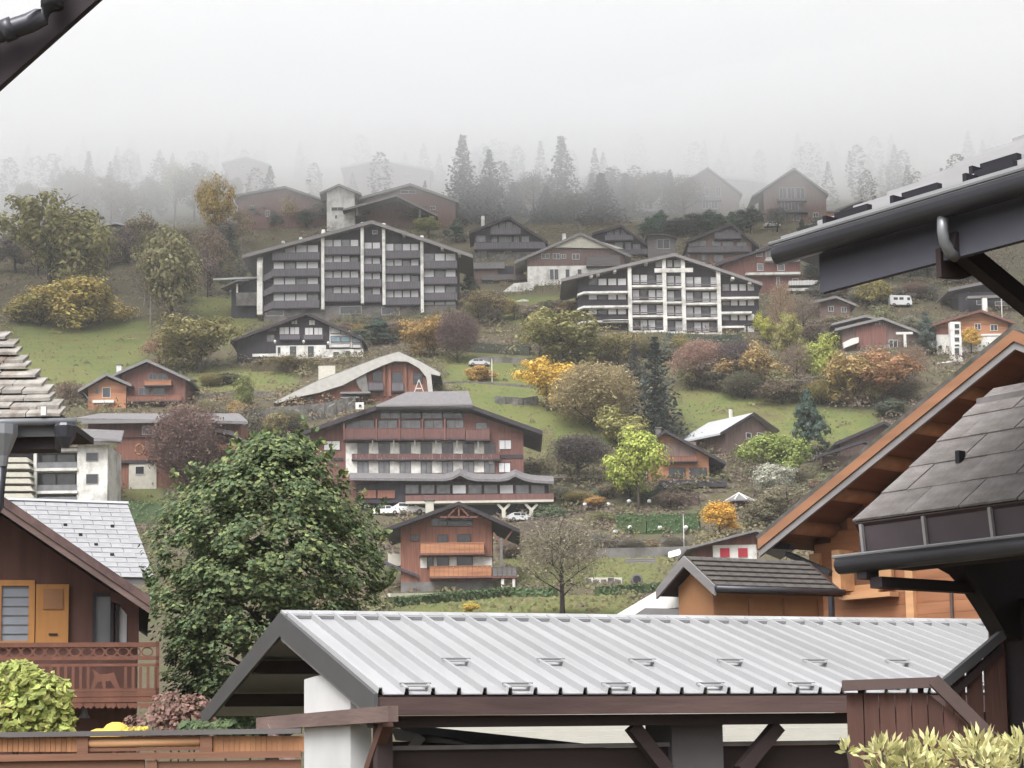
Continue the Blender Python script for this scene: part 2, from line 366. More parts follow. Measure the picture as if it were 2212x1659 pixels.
# ------------------------------------------------------------------ building kit
class House:
    """a thing whose parts are measured on its own front plane: x along the front, y into the building, z up"""
    def __init__(s, name, label, cat, u, v, Y=None, yaw=0.0, group=None):
        if Y is None: Y = gY(u, v)
        elif Y > 180: Y = max(Y - 20, min(Y + 24, gY(u, v)))
        s.Y = Y; s.P = at(u, v, Y); s.yaw = R(yaw)
        s.e = empty(name, s.P, s.yaw); put(s.e, label, cat, group)
        s.c, s.s_ = math.cos(s.yaw), math.sin(s.yaw)
    def loc(s, p):
        q = p - s.P; return Vector((q.x * s.c + q.y * s.s_, -q.x * s.s_ + q.y * s.c, q.z))
    def L(s, u, v, yo=0.0):
        o = s.loc(EYE); e = s.loc(EYE + ray(u, v)); d = e - o
        p = o + d * ((yo - o.y) / d.y); return (p.x, p.z)
    def XY(s, x, y, z=0):
        return Vector((s.P.x + x * s.c - y * s.s_, s.P.y + x * s.s_ + y * s.c, s.P.z + z))
    def poly(s, name, pts, y0, y1, m, parent=None, yo=None):
        yo = y0 if yo is None else yo
        b = MB(); b.prism([s.L(u, v, yo) for u, v in pts], y0, y1); return b.build(name, m, parent or s.e)
    def rect(s, name, u0, v0, u1, v1, y0, y1, m, parent=None, yo=None):
        yo = y0 if yo is None else yo
        x0, z0 = s.L(u0, v1, yo); x1, _ = s.L(u1, (v0 + v1) / 2, yo); _, z1 = s.L((u0 + u1) / 2, v0, yo)
        _, z0 = s.L((u0 + u1) / 2, v1, yo)
        b = MB(); b.box(x0, x1, y0, y1, z0, z1); return b.build(name, m, parent or s.e)
    def line(s, name, a, b_, y, w, m, h=None, parent=None):
        x0, z0 = s.L(*a, y); x1, z1 = s.L(*b_, y)
        b = MB(); b.bar((x0, y, z0), (x1, y, z1), w, h); return b.build(name, m, parent or s.e)
    def window(s, u0, v0, u1, v1, pane=None, frame=None, cols=1, rows=1, y=-0.02, fw=0.07, name='window', sill=False):
        pane = pane or m_glass; frame = frame or m_frame
        x0, _ = s.L(u0, (v0 + v1) / 2, y); x1, _ = s.L(u1, (v0 + v1) / 2, y); _, z1 = s.L((u0 + u1) / 2, v0, y); _, z0 = s.L((u0 + u1) / 2, v1, y)
        b = MB(); d0, d1 = y - 0.07, y + 0.06
        b.box(x0 - fw, x0, d0, d1, z0 - fw, z1 + fw); b.box(x1, x1 + fw, d0, d1, z0 - fw, z1 + fw)
        b.box(x0, x1, d0, d1, z1, z1 + fw); b.box(x0, x1, d0, d1, z0 - fw, z0)
        for i in range(1, cols):
            x = x0 + (x1 - x0) * i / cols; b.box(x - fw * 0.45, x + fw * 0.45, d0 + 0.012, d1, z0, z1)
        for i in range(1, rows):
            z = z0 + (z1 - z0) * i / rows; b.box(x0, x1, d0 + 0.02, d1, z - fw * 0.4, z + fw * 0.4)
        w = b.build(name, frame, s.e)
        p = MB(); p.box(x0, x1, y - 0.015, y + 0.03, z0, z1); p.build('pane', pane, w)
        if sill:
            q = MB(); q.box(x0 - fw * 1.6, x1 + fw * 1.6, d0 - 0.1, d1, z0 - fw * 2, z0 - fw - 0.004); q.build('sill', frame, w)
        return w
    def balcony(s, u0, v0, u1, v1, depth=1.2, m=None, slab=True, posts=0, ym=None, floor_m=None, rail=True):
        """v0..v1: height of the boarded front; slab below, sides, top rail"""
        m = m or m_rail; y = -depth
        x0, _ = s.L(u0, (v0 + v1) / 2, y); x1, _ = s.L(u1, (v0 + v1) / 2, y); _, z1 = s.L((u0 + u1) / 2, v0, y); _, z0 = s.L((u0 + u1) / 2, v1, y)
        f = MB(); f.box(x0 - 0.05, x1 + 0.05, y - 0.05, 0.0, z0 - 0.18, z0 - 0.01); o = f.build('balcony', floor_m or m_dark, s.e)
        r = MB(); n = max(2, int((x1 - x0) / 0.5)); w = (x1 - x0) / n
        for i in range(n): r.box(x0 + i * w + 0.02, x0 + (i + 1) * w - 0.02, y - 0.01, y + 0.03, z0 + 0.04, z1 - 0.08)
        r.box(x0 + 0.012, x0 + 0.05, y + 0.034, 0, z0 + 0.04, z1 - 0.08); r.box(x1 - 0.05, x1 - 0.012, y + 0.034, 0, z0 + 0.04, z1 - 0.08)
        r.build('railing_boards', m, o)
        t = MB(); t.box(x0 - 0.03, x1 + 0.03, y - 0.05, y + 0.07, z1 - 0.08, z1); t.build('handrail', m if rail is True else rail, o)
        return o
    def roof(s, apex, l, r, front=1.2, depth=11.0, th=0.35, m=None, edge=None, name='roof', barge=True, purl=None):
        """gabled roof with its end towards the viewer; points given on the plane of the front edge"""
        m = m or m_roofdk; y0 = -front
        A = Vector(s.L(*apex, y0)); Lp = Vector(s.L(*l, y0)); Rp = Vector(s.L(*r, y0)); t = Vector((0, th))
        b = MB(); b.prism([tuple(Lp), tuple(A), tuple(Rp), tuple(Rp - t), tuple(A - t), tuple(Lp - t)], y0 + 0.06, depth); o = b.build(name, m, s.e)
        if barge:
            e = MB(); k = Vector((0, 0.05))
            e.prism([tuple(Lp + k), tuple(A + k), tuple(A - t * 1.2), tuple(Lp - t * 1.2)], y0, y0 + 0.055)
            e.build('bargeboard', edge or m_edgedk, o)
            e = MB(); e.prism([tuple(A + k), tuple(Rp + k), tuple(Rp - t * 1.2), tuple(A - t * 1.2)], y0, y0 + 0.055)
            e.build('bargeboard', edge or m_edgedk, o)
        for f in (purl or []):
            p = A + (Lp - A) * f if f >= 0 else A + (Rp - A) * (-f)
            q = MB(); q.box(p.x - 0.16, p.x + 0.16, y0 + 0.08, 0.6, p.y - th * 1.1 - 0.3, p.y - th * 1.02); q.build('purlin_end', edge or m_edgedk, o)
        return o
    def roofplane(s, name, pts, th, m):
        """sloping sheet through 3-D local points"""
        pts = [Vector(p) for p in pts]; n = len(pts); b = MB()
        vs = pts + [p - Vector((0, 0, th)) for p in pts]
        b.add(vs, [tuple(range(n)), tuple(range(2 * n - 1, n - 1, -1))] + [(i, i + n, (i + 1) % n + n, (i + 1) % n) for i in range(n)])
        return b.build(name, m, s.e)
    def walls(s, u0, u1, vt, vb, depth, m, apex=None, name='wall', y0=0.0, sink=4.0):
        """gable or plain wall body; runs into the ground behind"""
        x0, z1 = s.L(u0, vt, y0); x1, z2 = s.L(u1, vt, y0); _, zb = s.L((u0 + u1) / 2, vb, y0)
        zt = (z1 + z2) / 2
        if apex:
            a = s.L(*apex, y0); pts = [(x0, zb - sink), (x1, zb - sink), (x1, zt), a, (x0, zt)]
        else: pts = [(x0, zb - sink), (x1, zb - sink), (x1, zt), (x0, zt)]
        b = MB(); b.prism(pts, y0, depth); return b.build(name, m, s.e)
    def chimney(s, u, v0, v1, w=0.8, y=5.0, m=None):
        x, z1 = s.L(u, v0, y); _, z0 = s.L(u, v1, y); b = MB(); b.box(x - w / 2, x + w / 2, y - w / 2, y + w / 2, z0 - 1.0, z1 - 0.12)
        o = b.build('chimney', m or m_white, s.e); c = MB(); c.box(x - w * .65, x + w * .65, y - w * .65, y + w * .65, z1 - 0.115, z1); c.build('cap', m_concrete, o)

def chalet(name, label, u, vb, apex, l, r, wl, wr, wall=None, roof=None, edge=None, Y=None, yaw=0.0, depth=11.0, th=0.35, front=1.2, wins=(), bal=(),
           base=None, base_m=None, chim=None, group=None, sink=4.0, purl=None, frame=None, pane=None, cat='house'):
    """wl, wr: wall ends; wins: (u0,v0,u1,v1[,cols]); bal: (u0,v0,u1,v1[,depth])"""
    h = House(name, label, cat, u, vb, Y, yaw, group)
    # wall top follows the roof underside: take the wall corners on the rake lines
    def rake(uu, a, b): t = (uu - a[0]) / (b[0] - a[0]); return a[1] + (b[1] - a[1]) * t
    x0, zb = h.L(wl, vb); x1, _ = h.L(wr, vb); y0 = -front
    A = Vector(h.L(*apex, y0)); Lp = Vector(h.L(*l, y0)); Rp = Vector(h.L(*r, y0))
    def zr(x):
        if x < A.x: t = (x - A.x) / (Lp.x - A.x); return A.y + (Lp.y - A.y) * t
        t = (x - A.x) / (Rp.x - A.x); return A.y + (Rp.y - A.y) * t
    b = MB()
    tp = [(x1, zr(x1) - th - 0.01), (A.x, A.y - th - 0.01), (x0, zr(x0) - th - 0.01)]
    if not (x0 < A.x < x1): tp = [tp[0], tp[2]]
    zs = h.L(u, base)[1] if base else zb - sink
    b.prism([(x0, zs), (x1, zs)] + tp, 0.0, depth - 0.8); b.build('wall', wall or m_redwood, h.e)
    if base:
        b = MB(); b.box(x0 - 0.004, x1 + 0.004, -0.06, depth - 0.75, zb - sink, zs - 0.004); b.build('base_wall', base_m or m_white, h.e)
    h.roof(apex, l, r, front, depth, th, roof, edge, purl=purl)
    for w in wins: h.window(*w[:4], cols=w[4] if len(w) > 4 else 2, pane=(w[5] if len(w) > 5 else pane), frame=frame)
    for q in bal: h.balcony(*q[:4], depth=q[4] if len(q) > 4 else 1.1, m=q[5] if len(q) > 5 else None)
    if chim: h.chimney(*chim)
    return h

# ------------------------------------------------------------------ the two large apartment blocks
h = House('apartment_block', 'long dark apartment block with white wall fins and grey balconies', 'apartment building', 770, 690, 352)
D = 14.0
x0, zb = h.L(565, 690); x1, _ = h.L(990, 690)
A = h.L(803, 484); Lq = h.L(561, 548); Rq = h.L(990, 545)
b = MB(); b.prism([(x0, zb - 6), (x1, zb - 6), (x1, Rq[1]), A, (x0, Lq[1])], 0.4, D); b.build('wall', m_dark, h.e)
b = MB(); lo = h.L(600, 664); b.box(x0 + 0.5, x1 - 0.4, .15, .38, zb - 6, h.L(780, 660)[1]); b.build('base_wall', m_concrete, h.e)
h.roof((803, 476), (523, 551), (1021, 550), front=1.6, depth=D + 1, th=0.55, m=m_roofgr, edge=m_edge)
for uu, vt, vb2, wd in ((561, 563, 679, 1.1), (697, 503, 668, .62), (782, 487, 655, .62), (828.5, 489, 658, .62), (911, 516, 676, .62)):
    x, z1 = h.L(uu, vt, -0.9); _, z0 = h.L(uu, vb2, -0.9)
    b = MB(); b.prism([(-0.9, z0), (1.9, z0), (1.9, z1 + 1.2), (0.2, z1 + 1.0), (-0.9, z1 - 0.6)], x - wd / 2, x + wd / 2)
    b.v = [(y, x_, z) for x_, y, z in b.v]; b.f = [f[::-1] for f in b.f]
    b.build('wall_fin', m_white, h.e)
for uu, vv in ((611, 522), (649, 514), (735, 497), (872, 506), (955, 535), (992, 547)):
    x, z = h.L(uu, vv, -1.4); b = MB(); b.box(x - .28, x + .28, -1.35, 1.0, z - .25, z + .2); b.build('purlin_end', m_white, h.e)
bays = [  # u range, window rows (v0,v1), rail rows (v0,v1), panes
    ((590, 688), [(530, 543), (566, 578), (600, 612), (634, 648)], [(545, 561), (580, 596), (614, 630), (649, 665)], 4),
    ((701, 775), [(518, 531), (552, 564), (586, 598), (620, 632)], [(532, 549), (566, 582), (600, 616), (633, 650)], 4),
    ((786, 822), [(524, 536), (557, 569), (590, 602), (623, 635)], [(537, 552), (570, 586), (603, 619), (636, 652)], 2),
    ((833, 905), [(527, 540), (560, 572), (594, 606), (627, 640)], [(541, 557), (574, 590), (608, 624), (642, 658)], 4),
    ((915, 985), [(548, 561), (583, 596), (617, 630), (651, 662)], [(563, 579), (598, 613), (632, 648)], 3)]
for (ua, ub), wr_, rr, n in bays:
    for i, (va, vb2) in enumerate(wr_):
        st = (ub - ua) / n
        for k in range(n):
            h.window(ua + k * st + 1.2, va, ua + (k + 1) * st - 1.2, vb2 + 3, pane=m_curtain if (k * 7 + i * 3 + int(ua)) % 5 else m_glassgr, frame=m_framebr, y=0.35, fw=0.06)
    for va, vb2 in rr:
        h.balcony(ua - 2, va, ub + 2, vb2, depth=0.7, m=m_rail)
# angled corner balconies beside the end fin
for va, vb2 in ((585, 594), (618, 628), (652, 661)):
    h.poly('corner_balcony', [(566, va + 12), (590, va - 2), (590, vb2 + 4), (566, vb2 + 14)], -0.6, 1.0, m_rail)
h.window(575, 672, 612, 682, y=.12); h.window(735, 662, 780, 678, y=.12); h.window(825, 664, 862, 680, y=.12)
h.window(805, 501 - 3, 815, 505, y=.35)

h = House('apartment_block', 'apartment block with white grid of balconies and columns', 'apartment building', 1450, 718, 352)
x0, zb = h.L(1250, 720); x1, _ = h.L(1642, 722); D = 14
A = h.L(1457, 556); Lq = h.L(1250, 603); Rq = h.L(1640, 612)
b = MB(); b.prism([(x0, zb - 7), (x1, zb - 7), (x1, Rq[1]), A, (x0, Lq[1])], 0.4, D); b.build('wall', m_dark, h.e)
h.roof((1457, 547), (1213, 602), (1647, 611), front=1.5, depth=D + 1, th=0.45, m=m_roofgr, edge=m_edge)
for uu, vv in ((1292, 588), (1328, 581), (1396, 564), (1518, 566), (1583, 597), (1620, 607), (1277, 592)):
    x, z = h.L(uu, vv + 3, -1.35); b = MB(); b.box(x - .3, x + .3, -1.3, 1.0, z - .25, z + .2); b.build('purlin_end', m_white, h.e)
for uu, vt, vb2 in ((1362, 570, 716), (1437, 556, 719), (1478, 557, 720), (1554.5, 582, 723)):
    h.rect('column', uu - 3.2, vt, uu + 3.2, vb2, -1.0, 1.7, m_white)
h.rect('loggia_band', 1414, 579, 1497, 588, -1.05, -0.75, m_white)
mid = ((1365, 1434), (1440, 1475), (1481, 1551))
rows = (616, 649, 681, 714)
def off(u): return (u - 1362) * 0.043
for ua, ub in mid:
    for i, v in enumerate(rows):
        vv = v + off((ua + ub) / 2)
        h.rect('balcony_edge', ua, vv - 2.2, ub, vv + 2.2, -0.95, 1.5, m_white)
        if i == 3: continue
    for v in rows:
        vv = v + off((ua + ub) / 2)
        n = max(2, int((ub - ua) / 17)); st = (ub - ua) / n
        for k in range(n):
            h.window(ua + k * st + 1.5, vv - 24, ua + (k + 1) * st - 1.5, vv - 4, pane=m_curtain if (k + int(v) // 7) % 3 else m_glass, frame=m_framebr, y=0.35, fw=0.06)
        b = MB(); xa, za = h.L(ua, vv - 11, -0.8); xb, _ = h.L(ub, vv - 11, -0.8); _, zc = h.L((ua + ub) / 2, vv - 3, -0.8)
        b.box(xa, xb, -0.8, -0.74, za - .07, za); b.box(xa, xb, -0.8, -0.76, zc + .25, za - .22); b.build('railing', m_rail, h.e)
for k, (ua, ub) in enumerate(((1416, 1432), (1441, 1452), (1456, 1473))): h.window(ua, 562, ub, 577, pane=m_curtain, frame=m_framebr, y=0.35)
for v in (643, 675, 706):
    h.rect('balcony_edge', 1558, v - 2.2, 1640 - (v - 643) * 0.5, v + 2.2, -0.95, 1.5, m_white)
for v in (628, 660, 692, 719):
    n = 4; 
    for k in range(n):
        h.window(1561 + k * 18, v - 14, 1575 + k * 18, v, pane=m_curtain if (k + v) % 4 else m_glassgr, frame=m_framebr, y=0.35, fw=0.06)
for v in (631, 662, 694):
    h.rect('balcony_edge', 1262, v - 2.2, 1358, v + 2.2, -0.95, 1.5, m_white)
    h.poly('corner_balcony', [(1247, v + 4), (1262, v - 2), (1262, v + 2.2), (1247, v + 8)], -0.95, 1.3, m_white)
for v in (616, 647, 679):
    for k in range(4):
        h.window(1272 + k * 21, v - 14, 1289 + k * 21, v, pane=m_curtain if (k + v) % 4 else m_glass, frame=m_framebr, y=0.35, fw=0.06)
h.rect('balcony_edge', 1302, 690, 1358, 695, -0.95, 1.5, m_white)

m_hazered = mat('haze greyed red timber', srgb(124, 94, 88, 1.5), var=.3, scale=5, stretch=WD)  # red timber with the greying of the fog put into its colour
# ------------------------------------------------------------------ houses of the upper row
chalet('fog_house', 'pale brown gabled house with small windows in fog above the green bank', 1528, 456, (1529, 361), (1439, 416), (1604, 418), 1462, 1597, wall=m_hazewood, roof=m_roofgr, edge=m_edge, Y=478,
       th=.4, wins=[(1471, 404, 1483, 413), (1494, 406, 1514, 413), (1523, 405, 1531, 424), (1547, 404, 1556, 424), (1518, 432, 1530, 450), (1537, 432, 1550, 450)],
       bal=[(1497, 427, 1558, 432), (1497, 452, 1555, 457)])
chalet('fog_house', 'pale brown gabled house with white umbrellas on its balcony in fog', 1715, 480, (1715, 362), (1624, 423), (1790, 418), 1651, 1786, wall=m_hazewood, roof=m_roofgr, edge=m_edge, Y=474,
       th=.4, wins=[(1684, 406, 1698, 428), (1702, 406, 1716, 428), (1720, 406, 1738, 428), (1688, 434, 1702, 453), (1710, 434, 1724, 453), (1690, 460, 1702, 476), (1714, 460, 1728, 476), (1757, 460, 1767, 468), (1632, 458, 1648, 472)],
       bal=[(1681, 428, 1743, 433), (1682, 453, 1744, 458)])
chalet('long_house', 'long low house with pale roof edge behind the gabled houses', 1590, 412, (1530, 375), (1404, 379), (1660, 391), 1415, 1650, wall=m_greywood, roof=m_rooflt, edge=m_rooflt, Y=540, th=.5, wins=[(1600, 396, 1608, 404)])
chalet('dark_house', 'small dark house with pale roof beside the snow guard eave', 1850, 470, (1861, 431), (1804, 453), (1902, 443), 1812, 1895, wall=m_dark, roof=m_roofgr, edge=m_edge, Y=470, wins=[(1858, 449, 1864, 456), (1840, 452, 1848, 462)])
chalet('upper_chalet', 'dark timber chalet with balcony under its gable left of the cream gable', 1098, 563, (1098, 467), (1013, 500), (1184, 522), 1026, 1172, wall=m_dark, edge=m_edgedk, Y=428, th=.5,
       wins=[(1062, 484, 1075, 492), (1080, 481, 1090, 492), (1094, 481, 1106, 492), (1110, 486, 1120, 494), (1030, 510, 1048, 522), (1063, 510, 1073, 522), (1079, 510, 1104, 522), (1111, 510, 1120, 522), (1128, 512, 1142, 522), (1034, 542, 1050, 560), (1090, 540, 1104, 552)],
       bal=[(1060, 492, 1125, 506), (1024, 523, 1178, 537)], base=545, base_m=m_stone, pane=m_glassgr, frame=m_edge, chim=(1043, 466, 490))
chalet('upper_chalet', 'dark timber chalet half hidden behind the cream gable', 1341, 560, (1341, 485), (1279, 503), (1412, 538), 1290, 1400, wall=m_dark, edge=m_edgedk, Y=428, th=.5,
       wins=[(1312, 496, 1324, 508), (1329, 494, 1337, 508), (1343, 494, 1352, 508), (1330, 524, 1344, 536), (1352, 524, 1362, 538), (1368, 528, 1382, 538)], bal=[(1307, 507, 1368, 518), (1320, 538, 1400, 549)], pane=m_glassgr, frame=m_edge)
chalet('upper_chalet', 'dark timber chalet above the white grid block', 1579, 578, (1579, 481), (1484, 518), (1640, 530), 1492, 1625, wall=m_hazewood, edge=m_edgedk, Y=425, th=.55,
       wins=[(1547, 494, 1556, 502), (1562, 492, 1572, 502), (1578, 494, 1590, 502), (1488, 521, 1508, 531), (1512, 520, 1524, 531), (1540, 520, 1556, 531), (1562, 522, 1584, 531), (1592, 524, 1612, 531), (1516, 548, 1524, 562), (1542, 548, 1562, 564)],
       bal=[(1544, 502, 1601, 515), (1486, 532, 1619, 544)], pane=m_glassgr, frame=m_edge)
h = chalet('cream_gable_house', 'brown house with cream boarded gable and white ground floor', 1250, 612, (1254, 502), (1112, 564), (1364, 552), 1140, 1350, wall=m_hazewood, roof=m_rooflt, edge=m_edge, Y=392, th=.45,
           wins=[(1170, 549, 1186, 558), (1195, 548, 1209, 559), (1213, 550, 1222, 558), (1237, 549, 1251, 560), (1168, 596, 1176, 610)], base=574, base_m=m_white, chim=(1218, 504, 516), front=1.0)
h.poly('gable_panel', [(1190, 534), (1254, 508), (1347, 537)], -0.5, -0.1, m_cream)
h.balcony(1267, 552, 1340, 574, depth=1.2, m=m_greywood)
for uu in (1188, 1198, 1222, 1248): h.window(uu, 582, uu + 8, 604, y=-0.1)
chalet('grey_dormer_house', 'grey house with big white framed window between dark chalets', 1430, 560, (1430, 503), (1395, 507), (1463, 511), 1400, 1460, wall=m_greywood, roof=m_edge, Y=420, th=.3, wins=[(1420, 518, 1446, 537)])
h = House('flat_roof_garage', 'low garage with flat grey roofs beside the dark balcony block', 'garage', 1070, 612, 385)
h.rect('wall', 1020, 576, 1130, 620, 0, 8, m_hazewood); h.rect('roof', 1010, 567, 1090, 580, -0.8, 8, m_roofgr); h.rect('terrace_roof', 1040, 593, 1136, 604, -1.2, -0.01, m_greywood)
h.rect('door', 1075, 575, 1110, 592, -0.05, -0.005, m_dark); h.window(1048, 608, 1062, 614); h.window(1080, 608, 1096, 614)
h = House('red_house', 'red brown house with white balcony edges behind the white grid block', 'house', 1690, 632, 385, 0)
h.walls(1560, 1728, 560, 625, 11, m_redwood, apex=(1720, 522))
A = h.L(1722, 512, -1.2); B = h.L(1545, 570, -1.2); C = h.L(1800, 540, -1.2)
b = MB(); b.prism([B, A, C, (C[0], C[1] - .5), (A[0], A[1] - .5), (B[0], B[1] - .5)], -1.2, 12); b.build('roof', m_roofdk, h.e)
for a in ((1654, 557, 1728, 563), (1611, 588, 1729, 593), (1700, 622, 1768, 628)): h.rect('balcony_edge', *a, -1.3, 0, m_white)
for a in ((1634, 540, 1646, 554), (1655, 540, 1668, 556), (1672, 542, 1686, 556), (1636, 570, 1648, 584), (1680, 572, 1694, 584), (1712, 602, 1724, 620), (1738, 606, 1756, 620), (1678, 600, 1684, 620)): h.window(*a, pane=m_glassgr)
h.balcony(1704, 606, 1766, 616, depth=1.4, m=m_frame)
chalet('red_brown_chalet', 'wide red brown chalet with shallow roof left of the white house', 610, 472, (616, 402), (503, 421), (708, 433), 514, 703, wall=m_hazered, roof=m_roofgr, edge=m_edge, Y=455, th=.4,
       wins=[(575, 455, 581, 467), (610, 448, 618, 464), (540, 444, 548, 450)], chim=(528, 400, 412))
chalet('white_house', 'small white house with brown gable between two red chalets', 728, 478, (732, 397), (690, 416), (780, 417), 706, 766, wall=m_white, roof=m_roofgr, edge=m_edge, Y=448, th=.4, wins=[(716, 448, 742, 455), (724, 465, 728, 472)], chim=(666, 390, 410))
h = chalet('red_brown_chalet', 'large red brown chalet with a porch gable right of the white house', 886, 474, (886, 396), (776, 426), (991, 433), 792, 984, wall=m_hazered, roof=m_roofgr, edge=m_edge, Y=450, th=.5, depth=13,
           wins=[(866, 412, 898, 418), (880, 440, 890, 446), (930, 446, 940, 452)])
h.roof((856, 420), (740, 452), (945, 464), front=5.0, depth=-0.02, th=.4, m=m_roofdk, edge=m_edge, name='porch_roof')
h.rect('porch_post', 769, 440, 773, 466, -4.4, -4.1, m_greywood); h.rect('porch_post', 905, 450, 909, 470, -4.4, -4.1, m_greywood)
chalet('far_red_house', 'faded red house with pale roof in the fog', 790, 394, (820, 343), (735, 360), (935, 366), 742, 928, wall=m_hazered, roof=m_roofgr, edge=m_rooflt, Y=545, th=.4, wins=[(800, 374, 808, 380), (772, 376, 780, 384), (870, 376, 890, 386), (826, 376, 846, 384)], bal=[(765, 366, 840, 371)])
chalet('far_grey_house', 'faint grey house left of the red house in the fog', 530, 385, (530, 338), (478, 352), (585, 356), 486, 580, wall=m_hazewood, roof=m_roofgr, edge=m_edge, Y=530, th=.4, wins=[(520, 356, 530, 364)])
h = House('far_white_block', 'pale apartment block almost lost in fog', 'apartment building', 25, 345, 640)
h.walls(-60, 58, 252, 345, 12, m_hazewood, sink=20); h.roofplane('roof', [(*h.L(-70, 250)[:1], -1, h.L(0, 252)[1]), (h.L(66, 250)[0], -1, h.L(0, 252)[1]), (h.L(66, 250)[0], 13, h.L(0, 240)[1]), (h.L(-70, 250)[0], 13, h.L(0, 240)[1])], .4, m_roofgr)
for v in (258, 284, 312):
    for uu in (2, 18, 34, 50): h.window(uu - 4, v, uu + 5, v + 13, pane=m_curtain)
    h.rect('balcony_edge', -60, v + 19, 62, v + 23, -1, 0, m_white)
chalet('treeside_hut', 'small grey hut with pale roof line among trees on the left slope', 250, 532, (250, 479), (221, 484), (279, 486), 226, 272, wall=m_greywood, roof=m_rooflt, edge=m_rooflt, Y=425, th=.4, wins=[(232, 494, 256, 508), (262, 492, 270, 506)], bal=[(226, 511, 258, 514)])
chalet('foggy_hut', 'small hut with one sloping pale roof under tall conifers', 1130, 442, (1160, 377), (1100, 396), (1172, 384), 1106, 1168, wall=m_hazewood, roof=m_rooflt, edge=m_rooflt, Y=490, th=.35, wins=[(1106, 420, 1138, 424), (1118, 434, 1136, 442), (1153, 426, 1160, 442)])
h = House('white_roof_shed', 'low shed with bright white roof beside the green bank', 'shed', 1410, 466, 476)
h.roofplane('roof', [(h.L(1373, 452)[0], -1, h.L(1373, 451)[1]), (h.L(1460, 457)[0], -1, h.L(1460, 457)[1]), (h.L(1460, 457)[0], 4, h.L(1460, 449)[1]), (h.L(1373, 452)[0], 4, h.L(1373, 445)[1])], .6, m_rooflt)
h.walls(1382, 1452, 460, 476, 4, m_hazewood)

# ------------------------------------------------------------------ middle row
h = House('carport', 'open garage with pale roof edge beside the dark balcony block', 'garage', 510, 662, 352)
h.roofplane('roof', [(h.L(462, 600)[0], -1, h.L(462, 604)[1]), (h.L(556, 597)[0], -1, h.L(556, 600)[1]), (h.L(556, 597)[0], 7, h.L(556, 590)[1]), (h.L(470, 597)[0], 7, h.L(470, 592)[1])], .35, m_rooflt)
h.roofplane('lower_roof', [(h.L(480, 632)[0], -2.2, h.L(480, 626)[1]), (h.L(515, 610)[0], -2.2, h.L(515, 610)[1]), (h.L(540, 608)[0], -1.1, h.L(540, 606)[1]), (h.L(486, 632)[0], 2, h.L(486, 622)[1])], .3, m_roofgr)
h.walls(500, 552, 604, 662, 6, m_dark); h.rect('post', 510, 606, 514, 640, -0.9, -0.6, m_white); h.rect('parapet', 510, 632, 556, 660, -1.4, -0.9, m_concrete)
h = House('dark_chalet', 'wide black and white chalet with glazed terrace end below the balcony block', 'house', 650, 778, 322)
x0, zb = h.L(512, 776); x1, _ = h.L(780, 770)
b = MB(); b.prism([(x0, zb - 4), (h.L(712, 770)[0], zb - 4), (h.L(712, 704)[0], h.L(712, 702)[1]), h.L(661, 682), h.L(590, 706), h.L(512, 732)], 0, 12); b.build('wall', m_dark, h.e)
h.roof((661, 674), (497, 735), (787, 731), front=1.4, depth=13, th=.4, m=m_roofdk, edge=m_edgedk)
b = MB(); b.prism([h.L(712, 704), h.L(757, 718), h.L(781, 728), h.L(781, 752), h.L(712, 752)], -0.2, 10); b.build('glazed_end', m_frame, h.e)
for a, p in (((715, 708, 735, 720), m_curtain), ((737, 714, 756, 721), m_curtain), ((715, 727, 734, 738), m_glassbl), ((737, 727, 756, 738), m_glassbl), ((762, 724, 779, 740), m_glassbl), ((715, 743, 756, 750), m_curtain), ((762, 744, 779, 751), m_curtain)): h.window(*a, pane=p, frame=m_framebr, y=-0.3)
for a in ((604, 707, 624, 722), (627, 707, 646, 722), (659, 708, 676, 724), (679, 708, 696, 724), (576, 706, 596, 715), (577, 724, 592, 738), (630, 690, 642, 700), (668, 692, 680, 702)): h.window(*a, pane=m_curtain if a[0] > 600 else m_glassgr, frame=m_framebr, cols=2)
h.balcony(604, 723, 648, 733, .5, m_rail); h.balcony(656, 723, 698, 733, .5, m_rail)
h.rect('white_wall', 596, 746, 704, 780, -0.06, -0.004, m_white)
for a in ((626, 748, 640, 772), (665, 748, 678, 772), (600, 750, 606, 764)): h.window(*a, y=-0.09)
h.rect('plinth', 700, 754, 784, 782, -0.1, 6, m_white); h.window(720, 760, 732, 768, y=-.16); h.window(746, 758, 756, 770, y=-.16)
h.rect('terrace_parapet', 545, 764, 600, 770, -2.0, -1.7, m_white)
for a in ((594, 738), (656, 738), (709, 741)):
    x, z = h.L(*a, -1.0); q = MB(); q.lathe([(.1, z - .3), (.28, z), (.1, z + .3)], 8, (x, -1.0)); q.build('globe_lamp', m_frame, h.e)

m_palebd = mat('pale weathered roof edge', srgb(206, 203, 196, 1.25), rough=.85, var=.12, scale=1.5)
h = House('curved_roof_house', 'orange timber house with sweeping pale curved roof', 'house', 800, 872, 292)
out = [(591, 869), (640, 845), (686, 823), (760, 795), (820, 772), (861, 760), (905, 780), (952, 806), (950, 812), (931, 808), (936, 856), (926, 856), (921, 815), (905, 795), (880, 781), (852, 780), (825, 790), (796, 803), (740, 832), (690, 848), (640, 858), (600, 871)]
pp = [h.L(u, v, -1.2) for u, v in out]
b = MB(); b.prism(pp, -1.2, -0.6); b.build('curved_bargeboard', m_palebd, h.e)
top = [h.L(u, v - 1.5, -0.6) for u, v in out[:8]]; bot = [(x, z - .35) for x, z in top]
b = MB(); b.prism(top + bot[::-1], -0.59, 11); b.build('roof', m_roofgr, h.e)
b = MB(); b.prism([h.L(u, v) for u, v in ((606, 905), (926, 905), (926, 830), (905, 797), (880, 786), (852, 785), (796, 808), (690, 852), (606, 872))], 0, 10); b.build('wall', m_redwood2, h.e)
